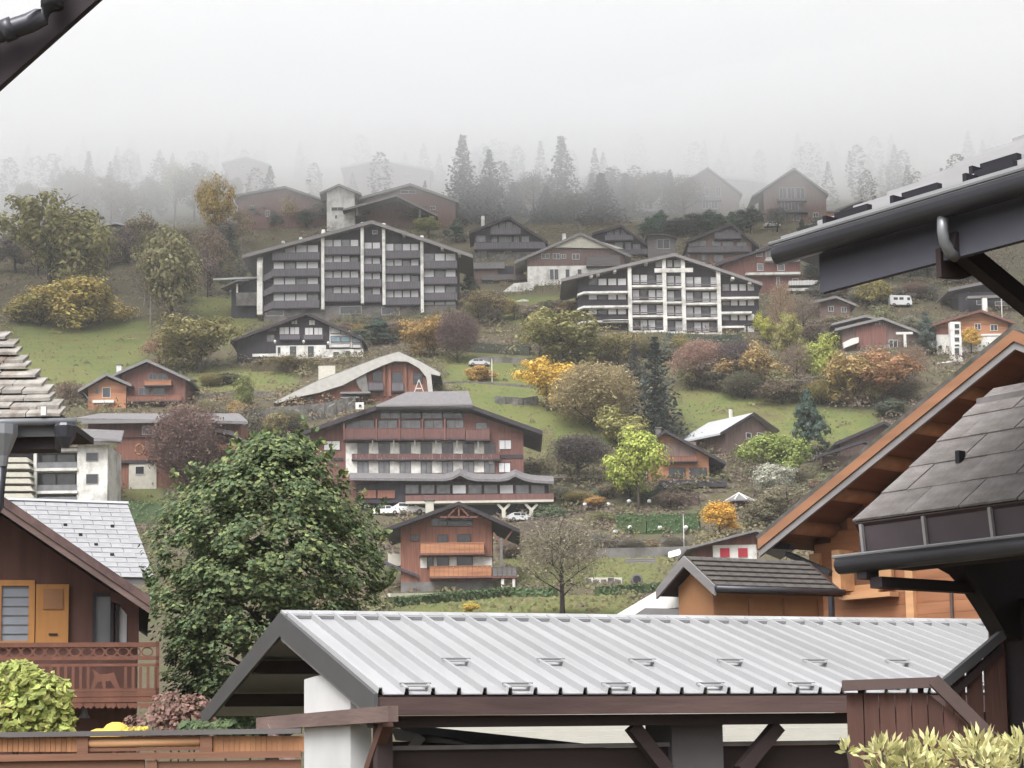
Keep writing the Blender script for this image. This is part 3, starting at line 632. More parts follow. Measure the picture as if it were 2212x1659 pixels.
for a in ((806, 803, 826, 824), (848, 804, 868, 830), (893, 806, 912, 828), (665, 862, 680, 870), (705, 862, 720, 870)): h.window(*a, frame=m_framebr, pane=m_glass)
h.balcony(796, 826, 828, 842, 1.0, m_rail); h.balcony(846, 826, 872, 844, .6, m_rail)
for uu in (830, 842, 876): h.rect('post', uu - 2.5, 784, uu + 2.5, 856, -.4, -.05, m_redwood2)
h.rect('chimney', 688, 790, 724, 830, 3.0, 4.5, m_cream); h.poly('support_wall', [(768, 820), (790, 806), (797, 850), (790, 856), (776, 838)], -.9, -.3, m_concrete)
h.rect('terrace', 735, 846, 800, 850, -2.5, 0, m_edge); h.rect('terrace', 735, 857, 776, 860, -2.5, 0, m_edge)
for a in ((897, 850, 912, 852), (899, 838, 910, 840)): h.rect('frame_seat', *a, -1.6, -1.4, m_frame)
h.line('frame_leg', (905, 820), (893, 852), -1.5, .12, m_frame); h.line('frame_leg', (905, 820), (917, 852), -1.5, .12, m_frame)

h = House('hotel', 'large red brown hotel with truncated roof, white pillars and wavy canopy', 'hotel', 930, 1105, 262)
D = 15
top = [(636, 940), (813, 886), (1019, 888), (1130, 925)]
x0, zb = h.L(628, 1020); 
b = MB(); b.prism([(h.L(628, 1000)[0], zb - 8), (h.L(1130, 1000)[0], zb - 8), h.L(1130, 932), h.L(1017, 892), h.L(815, 891), h.L(628, 947)], 0, D - 1); b.build('wall', m_redwood, h.e)
prof = [(590, 952), (813, 876), (1021, 876), (1172, 930)]
pp = [h.L(u, v, -1.8) for u, v in prof]; lowp = [(x, z - .5) for x, z in pp]
b = MB(); b.prism(pp + lowp[::-1], -1.74, D); b.build('roof', m_roofdk, h.e)
for i in (0, 2):
    b = MB(); b.prism([pp[i], pp[i + 1], (lowp[i + 1][0], lowp[i + 1][1] - .12), (lowp[i][0], lowp[i][1] - .12)], -1.8, -1.745); b.build('bargeboard', m_edgedk, h.e)
zr = h.L(900, 846, 6)[1]; 
h.roofplane('hip_roof', [(pp[1][0], -1.9, pp[1][1] + .02), (pp[2][0], -1.9, pp[2][1] + .02), (h.L(1012, 850, 6)[0], 6, zr), (h.L(880, 848, 6)[0], 6, zr)], .3, m_roofgr)
h.rect('eave_gutter', 813, 873, 1024, 877, -2.0, -1.9, m_edge)
for k in range(4): h.window(822 + k * 45, 886, 864 + k * 45, 904, cols=2, pane=m_glass if k % 2 else m_glassgr, frame=m_framebr)
cells = (743, 813, 863, 913, 961, 1006)
for a, c in zip(cells[:-1], cells[1:]):
    h.balcony(a + 1, 924, c - 1, 948, depth=1.3, m=m_railred); h.window(a + 4, 908, c - 5, 927, pane=m_glassgr, frame=m_framebr, cols=2)
    h.rect('divider', a - 1.5, 905, a + 1.5, 950, -1.5, 0, m_redwood)
h.balcony(1006, 926, 1058, 950, depth=1.3, m=m_railred); h.window(1028, 913, 1052, 928, pane=m_glassgr, frame=m_framebr)
h.rect('white_wall', 747, 955, 1060, 1022, -0.06, -0.004, m_white)
for k in range(7):
    a = 772 + k * 47 - (k * 1.4)
    if a > 1050: break
    h.window(a + 1, 958, a + 23, 986, pane=m_glass, frame=m_framebr, y=-.09, cols=2)
    h.balcony(a - 12, 980, a + 34, 992, depth=.7, m=m_railred)
    h.window(a + 1, 998, a + 23, 1022, pane=m_glassgr, frame=m_framebr, y=-.09, cols=2)
    h.rect('awning_arm', a + 32, 950, a + 34, 975, -1.3, -1.2, m_edge)
for a in ((700, 953, 734, 972), (640, 952, 668, 966), (1078, 951, 1104, 970), (1078, 1000, 1102, 1020)): h.window(*a, pane=m_curtain, frame=m_framebr, cols=2)
h.rect('floor_band', 1064, 982, 1130, 990, -.12, -.004, m_edgedk); h.rect('floor_band', 640, 990, 742, 996, -.12, -.004, m_edgedk)
h.rect('white_door', 1056, 980, 1065, 1002, -.2, -.08, m_white)
# wavy canopy over the restaurant front
wav = [(755, 1032), (960, 1034), (978, 1030), (993, 1022), (1010, 1030), (1028, 1034), (1080, 1035), (1098, 1032), (1113, 1024), (1130, 1032), (1150, 1037), (1196, 1040)]
fp = [h.L(u, v, -4.0) for u, v in wav]; bp_ = [h.L(u, v - 11, -0.1) for u, v in wav]
b = MB(); n = len(wav); vs = [(x, -4.0, z) for x, z in fp] + [(x, -.1, z) for x, z in bp_] + [(x, -4.0, z - .35) for x, z in fp] + [(x, -.1, z - .35) for x, z in bp_]
fs = []
for i in range(n - 1): fs += [(i, i + 1, n + i + 1, n + i), (2 * n + i, 3 * n + i, 3 * n + i + 1, 2 * n + i + 1), (i, 2 * n + i, 2 * n + i + 1, i + 1), (n + i, n + i + 1, 3 * n + i + 1, 3 * n + i)]
fs += [(0, n, 3 * n, 2 * n), (n - 1, 3 * n - 1, 4 * n - 1, 2 * n - 1)]
b.add(vs, fs); b.build('canopy', m_roofgr, h.e)
h.rect('restaurant_wall', 770, 1042, 1185, 1084, -2.6, 0, m_dark)
for k in range(9):
    a = 876 + k * 34
    h.window(a, 1048, a + 28, 1066, pane=m_curtain if k in (3, 6) else m_glassgr, frame=m_framebr, y=-2.62)
for a in (775, 816): h.rect('orange_panel', a, 1059, a + 37, 1076, -2.8, -2.62, m_redwood2)
h.rect('balustrade', 876, 1068, 1196, 1081, -3.6, -3.3, m_railred); h.rect('white_edge', 876, 1081, 1196, 1086, -3.7, -.1, m_cream)
h.rect('ground_floor', 780, 1088, 1190, 1120, -1.5, 2, m_black)
for uu in (1088, 1148):
    h.rect('pillar', uu - 4, 1098, uu + 4, 1122, -3.4, -2.9, m_cream)
    h.line('pillar_arm', (uu, 1102), (uu - 13, 1089), -3.15, .35, m_cream); h.line('pillar_arm', (uu, 1102), (uu + 13, 1089), -3.15, .35, m_cream)
h.rect('mailbox_sign', 768, 869, 786, 884, -2.2, -2.0, m_frame); h.window(775, 874, 781, 879, y=-2.22, fw=.02)

h = chalet('balcony_chalet', 'red timber chalet with orange balconies in the middle of the lower slope', 990, 1276, (991, 1084), (828, 1143), (1123, 1144), 866, 1064, wall=m_redwood2, edge=m_edgedk, Y=200, th=.3, front=1.8, depth=12,
           wins=[(888, 1156, 904, 1168), (946, 1156, 967, 1172), (988, 1155, 1016, 1172), (932, 1120, 965, 1136), (968, 1120, 1020, 1136)], base=1256, base_m=m_concrete, sink=4, frame=m_framebr)
h.balcony(908, 1172, 1046, 1195, 1.3, m_orange, floor_m=m_redwood); h.balcony(928, 1222, 1062, 1245, 1.3, m_orange, floor_m=m_redwood); h.balcony(1064, 1224, 1116, 1245, 1.3, m_greywood, floor_m=m_redwood)
h.rect('floor_band', 905, 1197, 1064, 1202, -.5, -.004, m_redwood)
h.rect('white_wall', 908, 1203, 1063, 1226, -.06, -.004, m_white)
for a in ((924, 1204, 935, 1226), (945, 1204, 969, 1226), (988, 1204, 1020, 1226)): h.window(*a, frame=m_framebr, y=-.09)
b = MB(); 
for a, c in (((950, 1117), (1032, 1117)), ((966, 1117), (991, 1092)), ((1014, 1117), (991, 1092)), ((991, 1117), (991, 1092))):
    xa, za = h.L(*a, -1.5); xb, zb2 = h.L(*c, -1.5); b.bar((xa, -1.5, za), (xb, -1.5, zb2), .16)
b.build('gable_truss', m_redwood, h.e)
for uu in (1083, ): h.rect('porch_post', uu - 2.5, 1162, uu + 2.5, 1224, -1.4, -1.15, m_greywood)
h.line('brace', (1083, 1178), (1108, 1145), -1.3, .16, m_redwood); h.line('brace', (1083, 1178), (1066, 1150), -1.3, .16, m_redwood)
for uu in (1086, 1110): h.rect('white_pillar', uu - 3, 1250, uu + 3, 1276, -1.2, -.9, m_white)
h.chimney(928, 1080, 1106, .9, 6, m_cream); h.rect('lower_lean_to', 838, 1196, 866, 1222, 1, 6, m_cream)
h.roofplane('lean_to_roof', [(h.L(820, 1205)[0], -.5, h.L(820, 1212)[1]), (h.L(905, 1240)[0], -.5, h.L(905, 1243)[1]), (h.L(905, 1240)[0], 3, h.L(905, 1232)[1]), (h.L(835, 1205)[0], 3, h.L(835, 1202)[1])], .25, m_roofdk)

# ------------------------------------------------------------------ left group
h = chalet('double_gable_cottage', 'cottage with two gables and orange balconies above the grey flat roof', 290, 878, (317, 776), (244, 808), (411, 819), 262, 400, wall=m_redwood, roof=m_roofdk, edge=m_edge, Y=288, th=.35, front=1.4,
           wins=[(322, 808, 338, 820), (342, 808, 362, 820), (300, 838, 322, 852), (330, 838, 356, 852)], bal=[(312, 821, 370, 832, 1.0, m_orange), (274, 855, 392, 866, 1.3, m_redwood2)], chim=(258, 788, 806), frame=m_edge)
h.roof((230, 806), (168, 842), (284, 830), front=2.6, depth=6, th=.35, m=m_roofdk, edge=m_edge, name='wing_roof')
x0, z0 = h.L(190, 880, -1.4); x1, _ = h.L(272, 880, -1.4); ap = h.L(230, 818, -1.4)
b = MB(); b.prism([(x0, z0 - 3), (x1, z0 - 3), (x1, h.L(272, 834, -1.4)[1]), ap, (x0, h.L(190, 838, -1.4)[1])], -1.4, -.01); b.build('wing_wall', m_orange, h.e)
h.window(222, 838, 238, 858, y=-1.42); h.window(206, 836, 212, 850, y=-1.42, frame=m_edge); h.rect('window_box', 200, 864, 246, 870, -1.9, -1.42, m_frame)
h.line('brace', (180, 848), (194, 866), -1.8, .15, m_edge)
h = House('stepped_red_house', 'red house with round window under a wide grey flat roof', 'house', 290, 1056, 268)
h.roofplane('roof', [(h.L(168, 908)[0], -2, h.L(168, 908)[1]), (h.L(540, 915)[0], -2, h.L(540, 915)[1]), (h.L(500, 880)[0], 8, h.L(500, 872)[1]), (h.L(190, 880)[0], 8, h.L(190, 872)[1])], .4, m_roofgr)
h.rect('fascia', 176, 907, 372, 914, -2.1, -2.01, m_edge)
h.walls(252, 520, 916, 1056, 8, m_redwood2); h.rect('upper_wall', 190, 914, 350, 945, -.4, -.004, m_redwood)
h.rect('dark_band', 252, 994, 336, 1000, -.5, -.004, m_edgedk)
x, z = h.L(301, 970, -.05); b = MB()
for k in range(16):
    a0 = 2 * math.pi * k / 16; a1 = 2 * math.pi * (k + 1) / 16
    b.bar((x + .6 * math.cos(a0), -.06, z + .75 * math.sin(a0)), (x + .6 * math.cos(a1), -.06, z + .75 * math.sin(a1)), .12, .14)
b.build('round_window_frame', m_orange2, h.e)
h.rect('stone_base', 278, 1001, 338, 1056, -.3, -.004, m_cream); h.window(293, 1008, 311, 1024, y=-.33)
h.rect('balcony_wall', 470, 960, 522, 972, -1.2, -.9, m_orange); h.poly('side_gable_roof', [(460, 925), (500, 930), (530, 952), (528, 958), (500, 940), (460, 932)], -2.4, 4, m_roofdk)
h.window(308, 922, 345, 938, y=-.42, pane=m_glass)
h = House('white_building', 'white rendered block with dark balconies behind the slate roof', 'apartment building', 170, 1085, 232)
h.walls(167, 233, 962, 1086, 9, m_white, sink=14); h.walls(-60, 167, 968, 1086, 9, m_black, y0=1.4, sink=14, name='recessed_wall')
h.window(187, 979, 211, 995, frame=m_edge); h.window(187, 1025, 211, 1044, frame=m_edge)
for v in (972, 1014, 1063): h.rect('floor_slab', 60, v - 3, 167, v + 3, -.3, 1.4, m_white)
for v0_, v1_ in ((977, 1011), (1018, 1060), (1066, 1086)):
    h.rect('post', 72, v0_, 79, v1_, -.25, .2, m_white)
    h.window(84, v0_ + 2, 120, v1_ - 8, y=1.38, frame=m_edgedk); h.window(124, v0_ + 2, 162, v1_ - 8, y=1.38, frame=m_edgedk)
    b = MB(); xa, za = h.L(80, v1_ - 12, -.1); xb, zc = h.L(166, v1_ - 1, -.1); b.box(xa, xb, -.1, -.06, zc, za); b.build('balcony_glass', m_glassgr, h.e)
for v in (988, 1002, 1020, 1034, 1050, 1066, 1080):
    h.poly('stepped_balcony', [(-40, v), (58 + (v - 988) * .12, v), (64 + (v - 988) * .12, v + 10), (-40, v + 10)], -2.2, 1.0, m_cream)
A = h.L(-60, 935, -1.2); B = h.L(262, 953, -1.2)
h.roofplane('roof', [(h.L(-60, 950, -1.2)[0], -1.2, h.L(0, 952, -1.2)[1]), (B[0], -1.2, B[1]), (h.L(268, 940, 9)[0], 9, h.L(268, 930, 9)[1]), (h.L(-60, 930, 9)[0], 9, h.L(0, 915, 9)[1])], .35, m_roofgr)
h.line('gutter', (150, 942), (262, 953), -1.35, .22, m_edge)

# ------------------------------------------------------------------ right group
h = House('white_roof_house', 'brown house with bright white roof slope on the meadow edge', 'house', 1620, 975, None, 36)
h.roof((1629, 891), (1556, 935), (1684, 930), front=.8, depth=9.5, th=.3, m=m_rooflt, edge=m_edgedk)
h.walls(1566, 1676, 938, 985, 8.5, m_hazewood, apex=(1629, 899))
for a in ((1612, 936, 1622, 946), (1636, 936, 1648, 946)): h.window(*a)
h.chimney(1578, 882, 900, .4, 6, m_frame)
h = chalet('orange_house', 'orange timber house with two dark wide windows behind the lime tree', 1490, 1046, (1437, 928), (1370, 978), (1568, 998), 1400, 1532, wall=m_orange, edge=m_edgedk, Y=252, th=.35,
           wins=[(1446, 1011, 1480, 1032, 2), (1490, 1011, 1526, 1032, 2)], bal=[(1430, 985, 1506, 996, .8, m_redwood2)], frame=m_framebr)
h.rect('upper_wall', 1432, 955, 1504, 988, -.1, -.004, m_hazewood); h.rect('terrace_wall', 1425, 1036, 1570, 1052, -3, -.1, m_edgedk); h.window(1364, 1004, 1396, 1030, frame=m_frame, y=-.5)
h.chimney(1422, 924, 946, .8, 4, m_stone)
h = chalet('terraced_brown_house', 'brown house with dark stepped roofs behind the blue conifer', 1850, 1004, (1910, 910), (1804, 956), (2010, 960), 1815, 1990, wall=m_hazewood, edge=m_edgedk, Y=268, th=.35, wins=[(1830, 990, 1840, 1000)])
h.roof((1868, 950), (1760, 986), (1960, 985), front=3.4, depth=-.02 - 1.3, th=.3, m=m_roofgr, edge=m_edgedk, name='porch_roof'); h.rect('porch_wall', 1778, 985, 1870, 1006, -1.6, -.01, m_hazewood)
h = chalet('brown_chalet', 'brown chalet with twin grey roofs and white window on the right slope', 1890, 756, (1906, 685), (1804, 710), (1990, 717), 1820, 1980, wall=m_hazewood, roof=m_roofgr, edge=m_edge, Y=330, th=.35,
           wins=[(1921, 735, 1938, 752), (1892, 696, 1908, 706)])
h.roof((1868, 681), (1796, 699), (1900, 688), front=-2.5, depth=9, th=.3, m=m_roofgr, edge=m_edge, name='rear_roof')
h.rect('pergola_bar', 1936, 717, 1972, 722, -1.6, -1.3, m_frame); h.rect('pergola_post', 1953, 722, 1958, 750, -1.6, -1.3, m_frame); h.rect('centre_bay', 1850, 702, 1915, 757, -.35, -.004, m_redwood)
h.poly('white_awning', [(1821, 740), (1840, 731), (1855, 728), (1855, 740), (1838, 746), (1823, 752)], -1.2, -.5, m_frame)
chalet('small_dark_chalet', 'small dark chalet with grey roof rim above the autumn trees', 1806, 692, (1806, 639), (1757, 651), (1850, 657), 1772, 1838, wall=m_hazewood, roof=m_roofgr, edge=m_edge, Y=345, th=.35, wins=[(1790, 662, 1800, 672), (1818, 664, 1828, 674)])
h = chalet('orange_rendered_house', 'orange rendered house with red roof edge and white base', 2100, 760, (2119, 669), (2014, 700), (2190, 695), 2024, 2180, wall=m_orange, edge=m_redwood, roof=m_redwood, Y=335, th=.3,
           wins=[(2106, 700, 2118, 712), (2140, 702, 2154, 714)], base=722, chim=(2126, 642, 668))
h.rect('side_wall', 2022, 706, 2078, 722, -.1, -.004, m_redwood2); h.rect('band', 2116, 721, 2180, 725, -.2, -.004, m_frame)
h = House('wide_roof_house', 'wide low house with grey double roof under the eave brace', 'house', 2140, 672, 372)
h.roof((2150, 604), (2048, 624), (2330, 650), front=1.2, depth=10, th=.4, m=m_roofgr, edge=m_edge); h.walls(2070, 2310, 630, 672, 9, m_dark)
h.roof((2200, 636), (2090, 640), (2330, 668), front=3, depth=-.02 - 1.2, th=.4, m=m_roofgr, edge=m_edge, name='porch_roof')
for a in ((2110, 648, 2130, 658), (2150, 652, 2180, 660)): h.window(*a, pane=m_glassgr)
h = House('white_red_house', 'white house with red shutters under a dark gable', 'house', 1585, 1206, 165)
h.walls(1540, 1634, 1177, 1206, 8, m_white, sink=8); b = MB(); b.prism([h.L(1500, 1179), h.L(1634, 1179), h.L(1634, 1152), h.L(1620, 1152)], .02, 8); b.build('gable_boards', m_redwood, h.e)
A = h.L(1634, 1143, -.9); B = h.L(1484, 1182, -.9); C = h.L(1720, 1180, -.9)
b = MB(); b.prism([B, A, C, (C[0], C[1] - .2), (A[0], A[1] - .2), (B[0], B[1] - .2)], -.9, 9); b.build('roof', m_roofgr, h.e)
for uu in (1556, 1595): h.rect('shutter', uu, 1184, uu + 20, 1203, -.09, -.004, m_red)
h.rect('side_wall', 1500, 1181, 1539, 1206, .5, 7, m_redwood)
h = House('gazebo', 'small eight sided gazebo with grey and white roof by the yellow tree', 'gazebo', 1595, 1100, None)
ap = h.L(1596, 1065, 0); rim = h.L(1562, 1084, 0); rr_ = abs(rim[0] - ap[0])
for k in range(8):
    a0 = 2 * math.pi * k / 8 + .39; a1 = a0 + math.pi / 4
    b = MB(); b.add([(ap[0] + rr_ * math.cos(a0), rr_ * math.sin(a0), rim[1]), (ap[0] + rr_ * math.cos(a1), rr_ * math.sin(a1), rim[1]), (ap[0], 0, ap[1]), (ap[0] + rr_ * math.cos(a0), rr_ * math.sin(a0), rim[1] - .15), (ap[0] + rr_ * math.cos(a1), rr_ * math.sin(a1), rim[1] - .15), (ap[0], 0, ap[1] - .15)], [(0, 1, 2), (5, 4, 3), (0, 3, 4, 1), (1, 4, 5, 2), (2, 5, 3, 0)])
    o = b.build('roof_panel', m_roofgr, h.e)
    q = MB(); q.bar((ap[0], 0, ap[1] + .05), (ap[0] + rr_ * math.cos(a0), rr_ * math.sin(a0), rim[1] + .05), .16, .12); q.build('hip_strip', m_frame, o)
    q = MB(); q.box(ap[0] + .85 * rr_ * math.cos(a0) - .08, ap[0] + .85 * rr_ * math.cos(a0) + .08, .85 * rr_ * math.sin(a0) - .08, .85 * rr_ * math.sin(a0) + .08, -2, rim[1] - .1); q.build('post', m_redwood, h.e)

# ------------------------------------------------------------------ trees and shrubs
def leafquad(b, p, n, size, rnd, asp=1.5, kind=4):
    n = n.normalized(); r = Vector((rnd.uniform(-1, 1), rnd.uniform(-1, 1), rnd.uniform(-1, 1))); a = n.cross(r)
    if a.length < 1e-3: a = n.cross(Vector((1, 0, 0)))
    a.normalize(); c = n.cross(a); l = size * asp / 2; w = size / 2
    k = len(b.v)
    if kind == 4:
        b.v += [tuple(p - a * l), tuple(p + c * w), tuple(p + a * l), tuple(p - c * w)]; b.f.append((k, k + 1, k + 2, k + 3))
    else:   # folded broad leaf of six corners
        d = n * (w * 0.5)
        b.v += [tuple(p - a * l), tuple(p - a * l * .35 + c * w - d), tuple(p + a * l * .4 + c * w * .7 - d), tuple(p + a * l * 1.1), tuple(p + a * l * .4 - c * w * .7 - d), tuple(p - a * l * .35 - c * w - d)]
        b.f += [(k, k + 1, k + 2, k + 3), (k, k + 3, k + 4, k + 5)]
def rdir(rnd):
    while True:
        v = Vector((rnd.uniform(-1, 1), rnd.uniform(-1, 1), rnd.uniform(-1, 1)))
        if 0.05 < v.length < 1: return v.normalized()
def limb_tree(rnd, top=0.9, spread=0.36, n=9, r0=0.022, lo=0.22):
    """tapered trunk with limbs, unit height"""
    t = MB(); bend = (rnd.uniform(-.03, .03), rnd.uniform(-.03, .03))
    pth = [(bend[0] * math.sin(z * 5), bend[1] * math.sin(z * 4), z) for z in (-.04, .1, .25, .4, .6, .8 * top + .1, top)]
    t.tube(pth, [r0 * 1.25, r0, r0 * .85, r0 * .7, r0 * .48, r0 * .25, r0 * .08], 6)
    tips = []
    for i in range(n):
        z = lo + (top - lo - .08) * i / n + rnd.uniform(0, .04); a = i * 2.4 + rnd.uniform(-.4, .4)
        ln = spread * (1.05 - .55 * (z - lo) / (top - lo)) * rnd.uniform(.8, 1.1); rr = r0 * .45 * (1 - z * .6)
        p0 = Vector((0, 0, z)); p1 = p0 + Vector((math.cos(a) * ln * .5, math.sin(a) * ln * .5, ln * .35)); p2 = p0 + Vector((math.cos(a + .2) * ln, math.sin(a + .2) * ln, ln * .75))
        t.tube([p0, p1, p2], [rr, rr * .6, rr * .15], 4); tips += [p1, p2]
        for s_ in (-1, 1):
            p3 = p1 + Vector((math.cos(a + s_ * .9) * ln * .45, math.sin(a + s_ * .9) * ln * .45, ln * .3)); t.tube([p1, p3], [rr * .5, rr * .1], 4); tips.append(p3)
    return t, tips
def crown(rnd, cz, rz, rx, clumps, per, size, hollow=.45, asp=1.5, kind=4, cr=(.1, .2), upb=.5, shape=None):
    b = MB()
    lobes = []
    for i in range(8):
        ld = rdir(rnd); lq = rnd.uniform(.35, .68); ls = rnd.uniform(.42, .66)
        lobes.append((Vector((ld.x * rx * lq, ld.y * rx * lq, ld.z * rz * lq)), ls))
    for i in range(clumps):
        d = rdir(rnd); q = rnd.uniform(hollow, 1) ** .6
        lo_, ls = lobes[i % 8]
        c = lo_ + Vector((d.x * rx * q * ls, d.y * rx * q * ls, cz + d.z * rz * q * ls))
        if shape: c.x *= shape(min(1.0, max(0.0, (c.z - cz + rz) / (2 * rz)))); c.y *= shape(min(1.0, max(0.0, (c.z - cz + rz) / (2 * rz))))
        R_ = rnd.uniform(*cr)
        for k in range(per):
            e = rdir(rnd); rr = R_ * rnd.uniform(.35, 1.0)
            p = c + Vector((e.x * rr, e.y * rr, e.z * rr * .75))
            leafquad(b, p, e + Vector((d.x * .4, d.y * .4, upb)), size * rnd.uniform(.6, 1.3), rnd, asp, kind)
    return b
def spruce(rnd, tiers, size, droop=.35, dens=1.0, wide=.5):
    b = MB()
    for i in range(tiers):
        f = i / (tiers - 1); z = .06 + .93 * f; rad = wide * (1 - f) ** .85 + .012
        nb = max(5, int((14 - 8 * f) * dens))
        for k in range(nb):
            a = 2 * math.pi * (k + rnd.random()) / nb; ln = rad * rnd.uniform(.72, 1.1)
            m = max(3, int(ln / wide * 9))
            for j in range(m):
                t = (j + rnd.random()) / m; w = (1 - t * .7) * size * 2.2
                p = Vector((math.cos(a) * ln * t, math.sin(a) * ln * t, z - droop * ln * t * t - size * .3))
                for s_ in range(2):
                    o = Vector((-math.sin(a), math.cos(a), 0)) * rnd.uniform(-w, w)
                    leafquad(b, p + o + Vector((0, 0, rnd.uniform(-.6, .3) * size)), Vector((rnd.uniform(-.6, .6), rnd.uniform(-.6, .6), 1)), size * rnd.uniform(.7, 1.3), rnd, 2.0)
    return b
def twigs(rnd, tips, n, ln, w, cz, rz, rx, leaves=0, lsize=.02):
    """bare crown: many thin shoots fanning out of the limbs"""
    b = MB()
    for i in range(n):
        t = rnd.choice(tips); d = rdir(rnd); tgt = Vector((d.x * rx, d.y * rx, cz + d.z * rz))
        p = t.lerp(tgt, rnd.uniform(0, .7)); dr = ((tgt - p).normalized() + rdir(rnd) * .7 + Vector((0, 0, .25))).normalized()
        L_ = ln * rnd.uniform(.5, 1.2); s = dr.cross(rdir(rnd)).normalized() * w
        k = len(b.v); q = p + dr * L_
        b.v += [tuple(p - s), tuple(p + s), tuple(q)]; b.f.append((k, k + 1, k + 2))
        if rnd.random() < leaves: leafquad(b, q, rdir(rnd), lsize, rnd)
    return b
PROTO = {}
def protos():
    def reg(k, t, c, tm, cm=None): PROTO.setdefault(k, []).append((t.mesh(k + '_trunk', tm, True), c.mesh(k + '_crown', cm or m_leaf)))
    for s in range(3):
        r = random.Random(100 + s); t, tips = limb_tree(r); reg('round', t, crown(r, .58, .42, .46, 96, 75, .028, cr=(.1, .18)), m_bark)
        r = random.Random(200 + s); t, tips = limb_tree(r, spread=.25, lo=.15); reg('oval', t, crown(r, .55, .45, .4, 96, 75, .026, cr=(.09, .16), shape=lambda f: 1.15 - .6 * abs(f - .35)), m_bark)
        r = random.Random(300 + s); t, tips = limb_tree(r, top=.7, spread=.5, lo=.03, n=12, r0=.02); reg('bush', t, crown(r, .46, .5, .5, 88, 75, .036, cr=(.13, .23)), m_bark)
        r = random.Random(400 + s); t, tips = limb_tree(r, top=.96, r0=.018, spread=.08, n=3); reg('spruce', t, spruce(r, 24, .034, dens=1.1), m_barkdk)
        r = random.Random(500 + s); t, tips = limb_tree(r, n=14, lo=.18, spread=.42); reg('bare', t, twigs(r, tips, 3600, .09, .0022, .58, .42, .48, .45, .018), m_barkdk)
        r = random.Random(600 + s); t, tips = limb_tree(r, spread=.2, lo=.2, r0=.014, top=.97, n=12); reg('birch', t, crown(r, .6, .4, .36, 70, 45, .02, cr=(.06, .12), hollow=.2), m_birch)
        r = random.Random(700 + s); t, tips = limb_tree(r, n=10, lo=.1, spread=.42, top=.8); reg('sparse', t, crown(r, .55, .45, .48, 100, 30, .026, cr=(.1, .18), hollow=.2), m_barkdk)
    r = random.Random(800); t, tips = limb_tree(r, top=.9, spread=.08, n=3); reg('cone', t, crown(r, .5, .5, .5, 130, 75, .026, cr=(.06, .12), hollow=.6, shape=lambda f: max(.12, 1.25 * (1 - f) ** .6 if f > .15 else .85), asp=2), m_barkdk)
    r = random.Random(801); t, tips = limb_tree(r, n=16, lo=.3, spread=.45, top=.85, r0=.028); reg('dense_twig', t, twigs(r, tips, 7000, .1, .003, .63, .33, .5, .6, .02), m_barkdk)
protos()
r = random.Random(802); t, tips = limb_tree(r, n=18, lo=.05, spread=.5, top=.8, r0=.018)
PROTO['twigbush'] = [(t.mesh('shrub_trunk', m_barkdk, True), twigs(r, tips, 9000, .1, .003, .5, .47, .52, .6, .022).mesh('shrub_crown', m_leaf))]
_np = [0]
def plant(name, label, u, vb, vt, wpx, kind, col, Y=None, cat='tree', group=None, k=1.0):
    if Y is None: P = ground(u, vb); Y = P.y
    else: P = at(u, vb, Y)
    sc_ = (P - EYE).dot(fwd) / F; hgt = (vb - vt) * sc_; wid = wpx * 1.28 * sc_
    e = empty(name, P, _np[0] * 1.7); put(e, label, cat, group)
    t, c = PROTO[kind][_np[0] % len(PROTO[kind])]; _np[0] += 1
    S = (wid, wid, hgt)
    link('trunk', t, e, scale=S)
    o = link('crown', c, e, scale=S); o.color = srgb(*col, k=k * 1.75); o['kind'] = 'stuff'
    return e
T, B_ = 'tree', 'shrub'
OCH, YEL, OLI, GRN, BRN, PNK, LIM, DKG, GRY = (158, 136, 74), (206, 170, 62), (122, 124, 76), (96, 112, 66), (138, 110, 82), (146, 108, 92), (164, 176, 72), (70, 84, 74), (122, 114, 104)
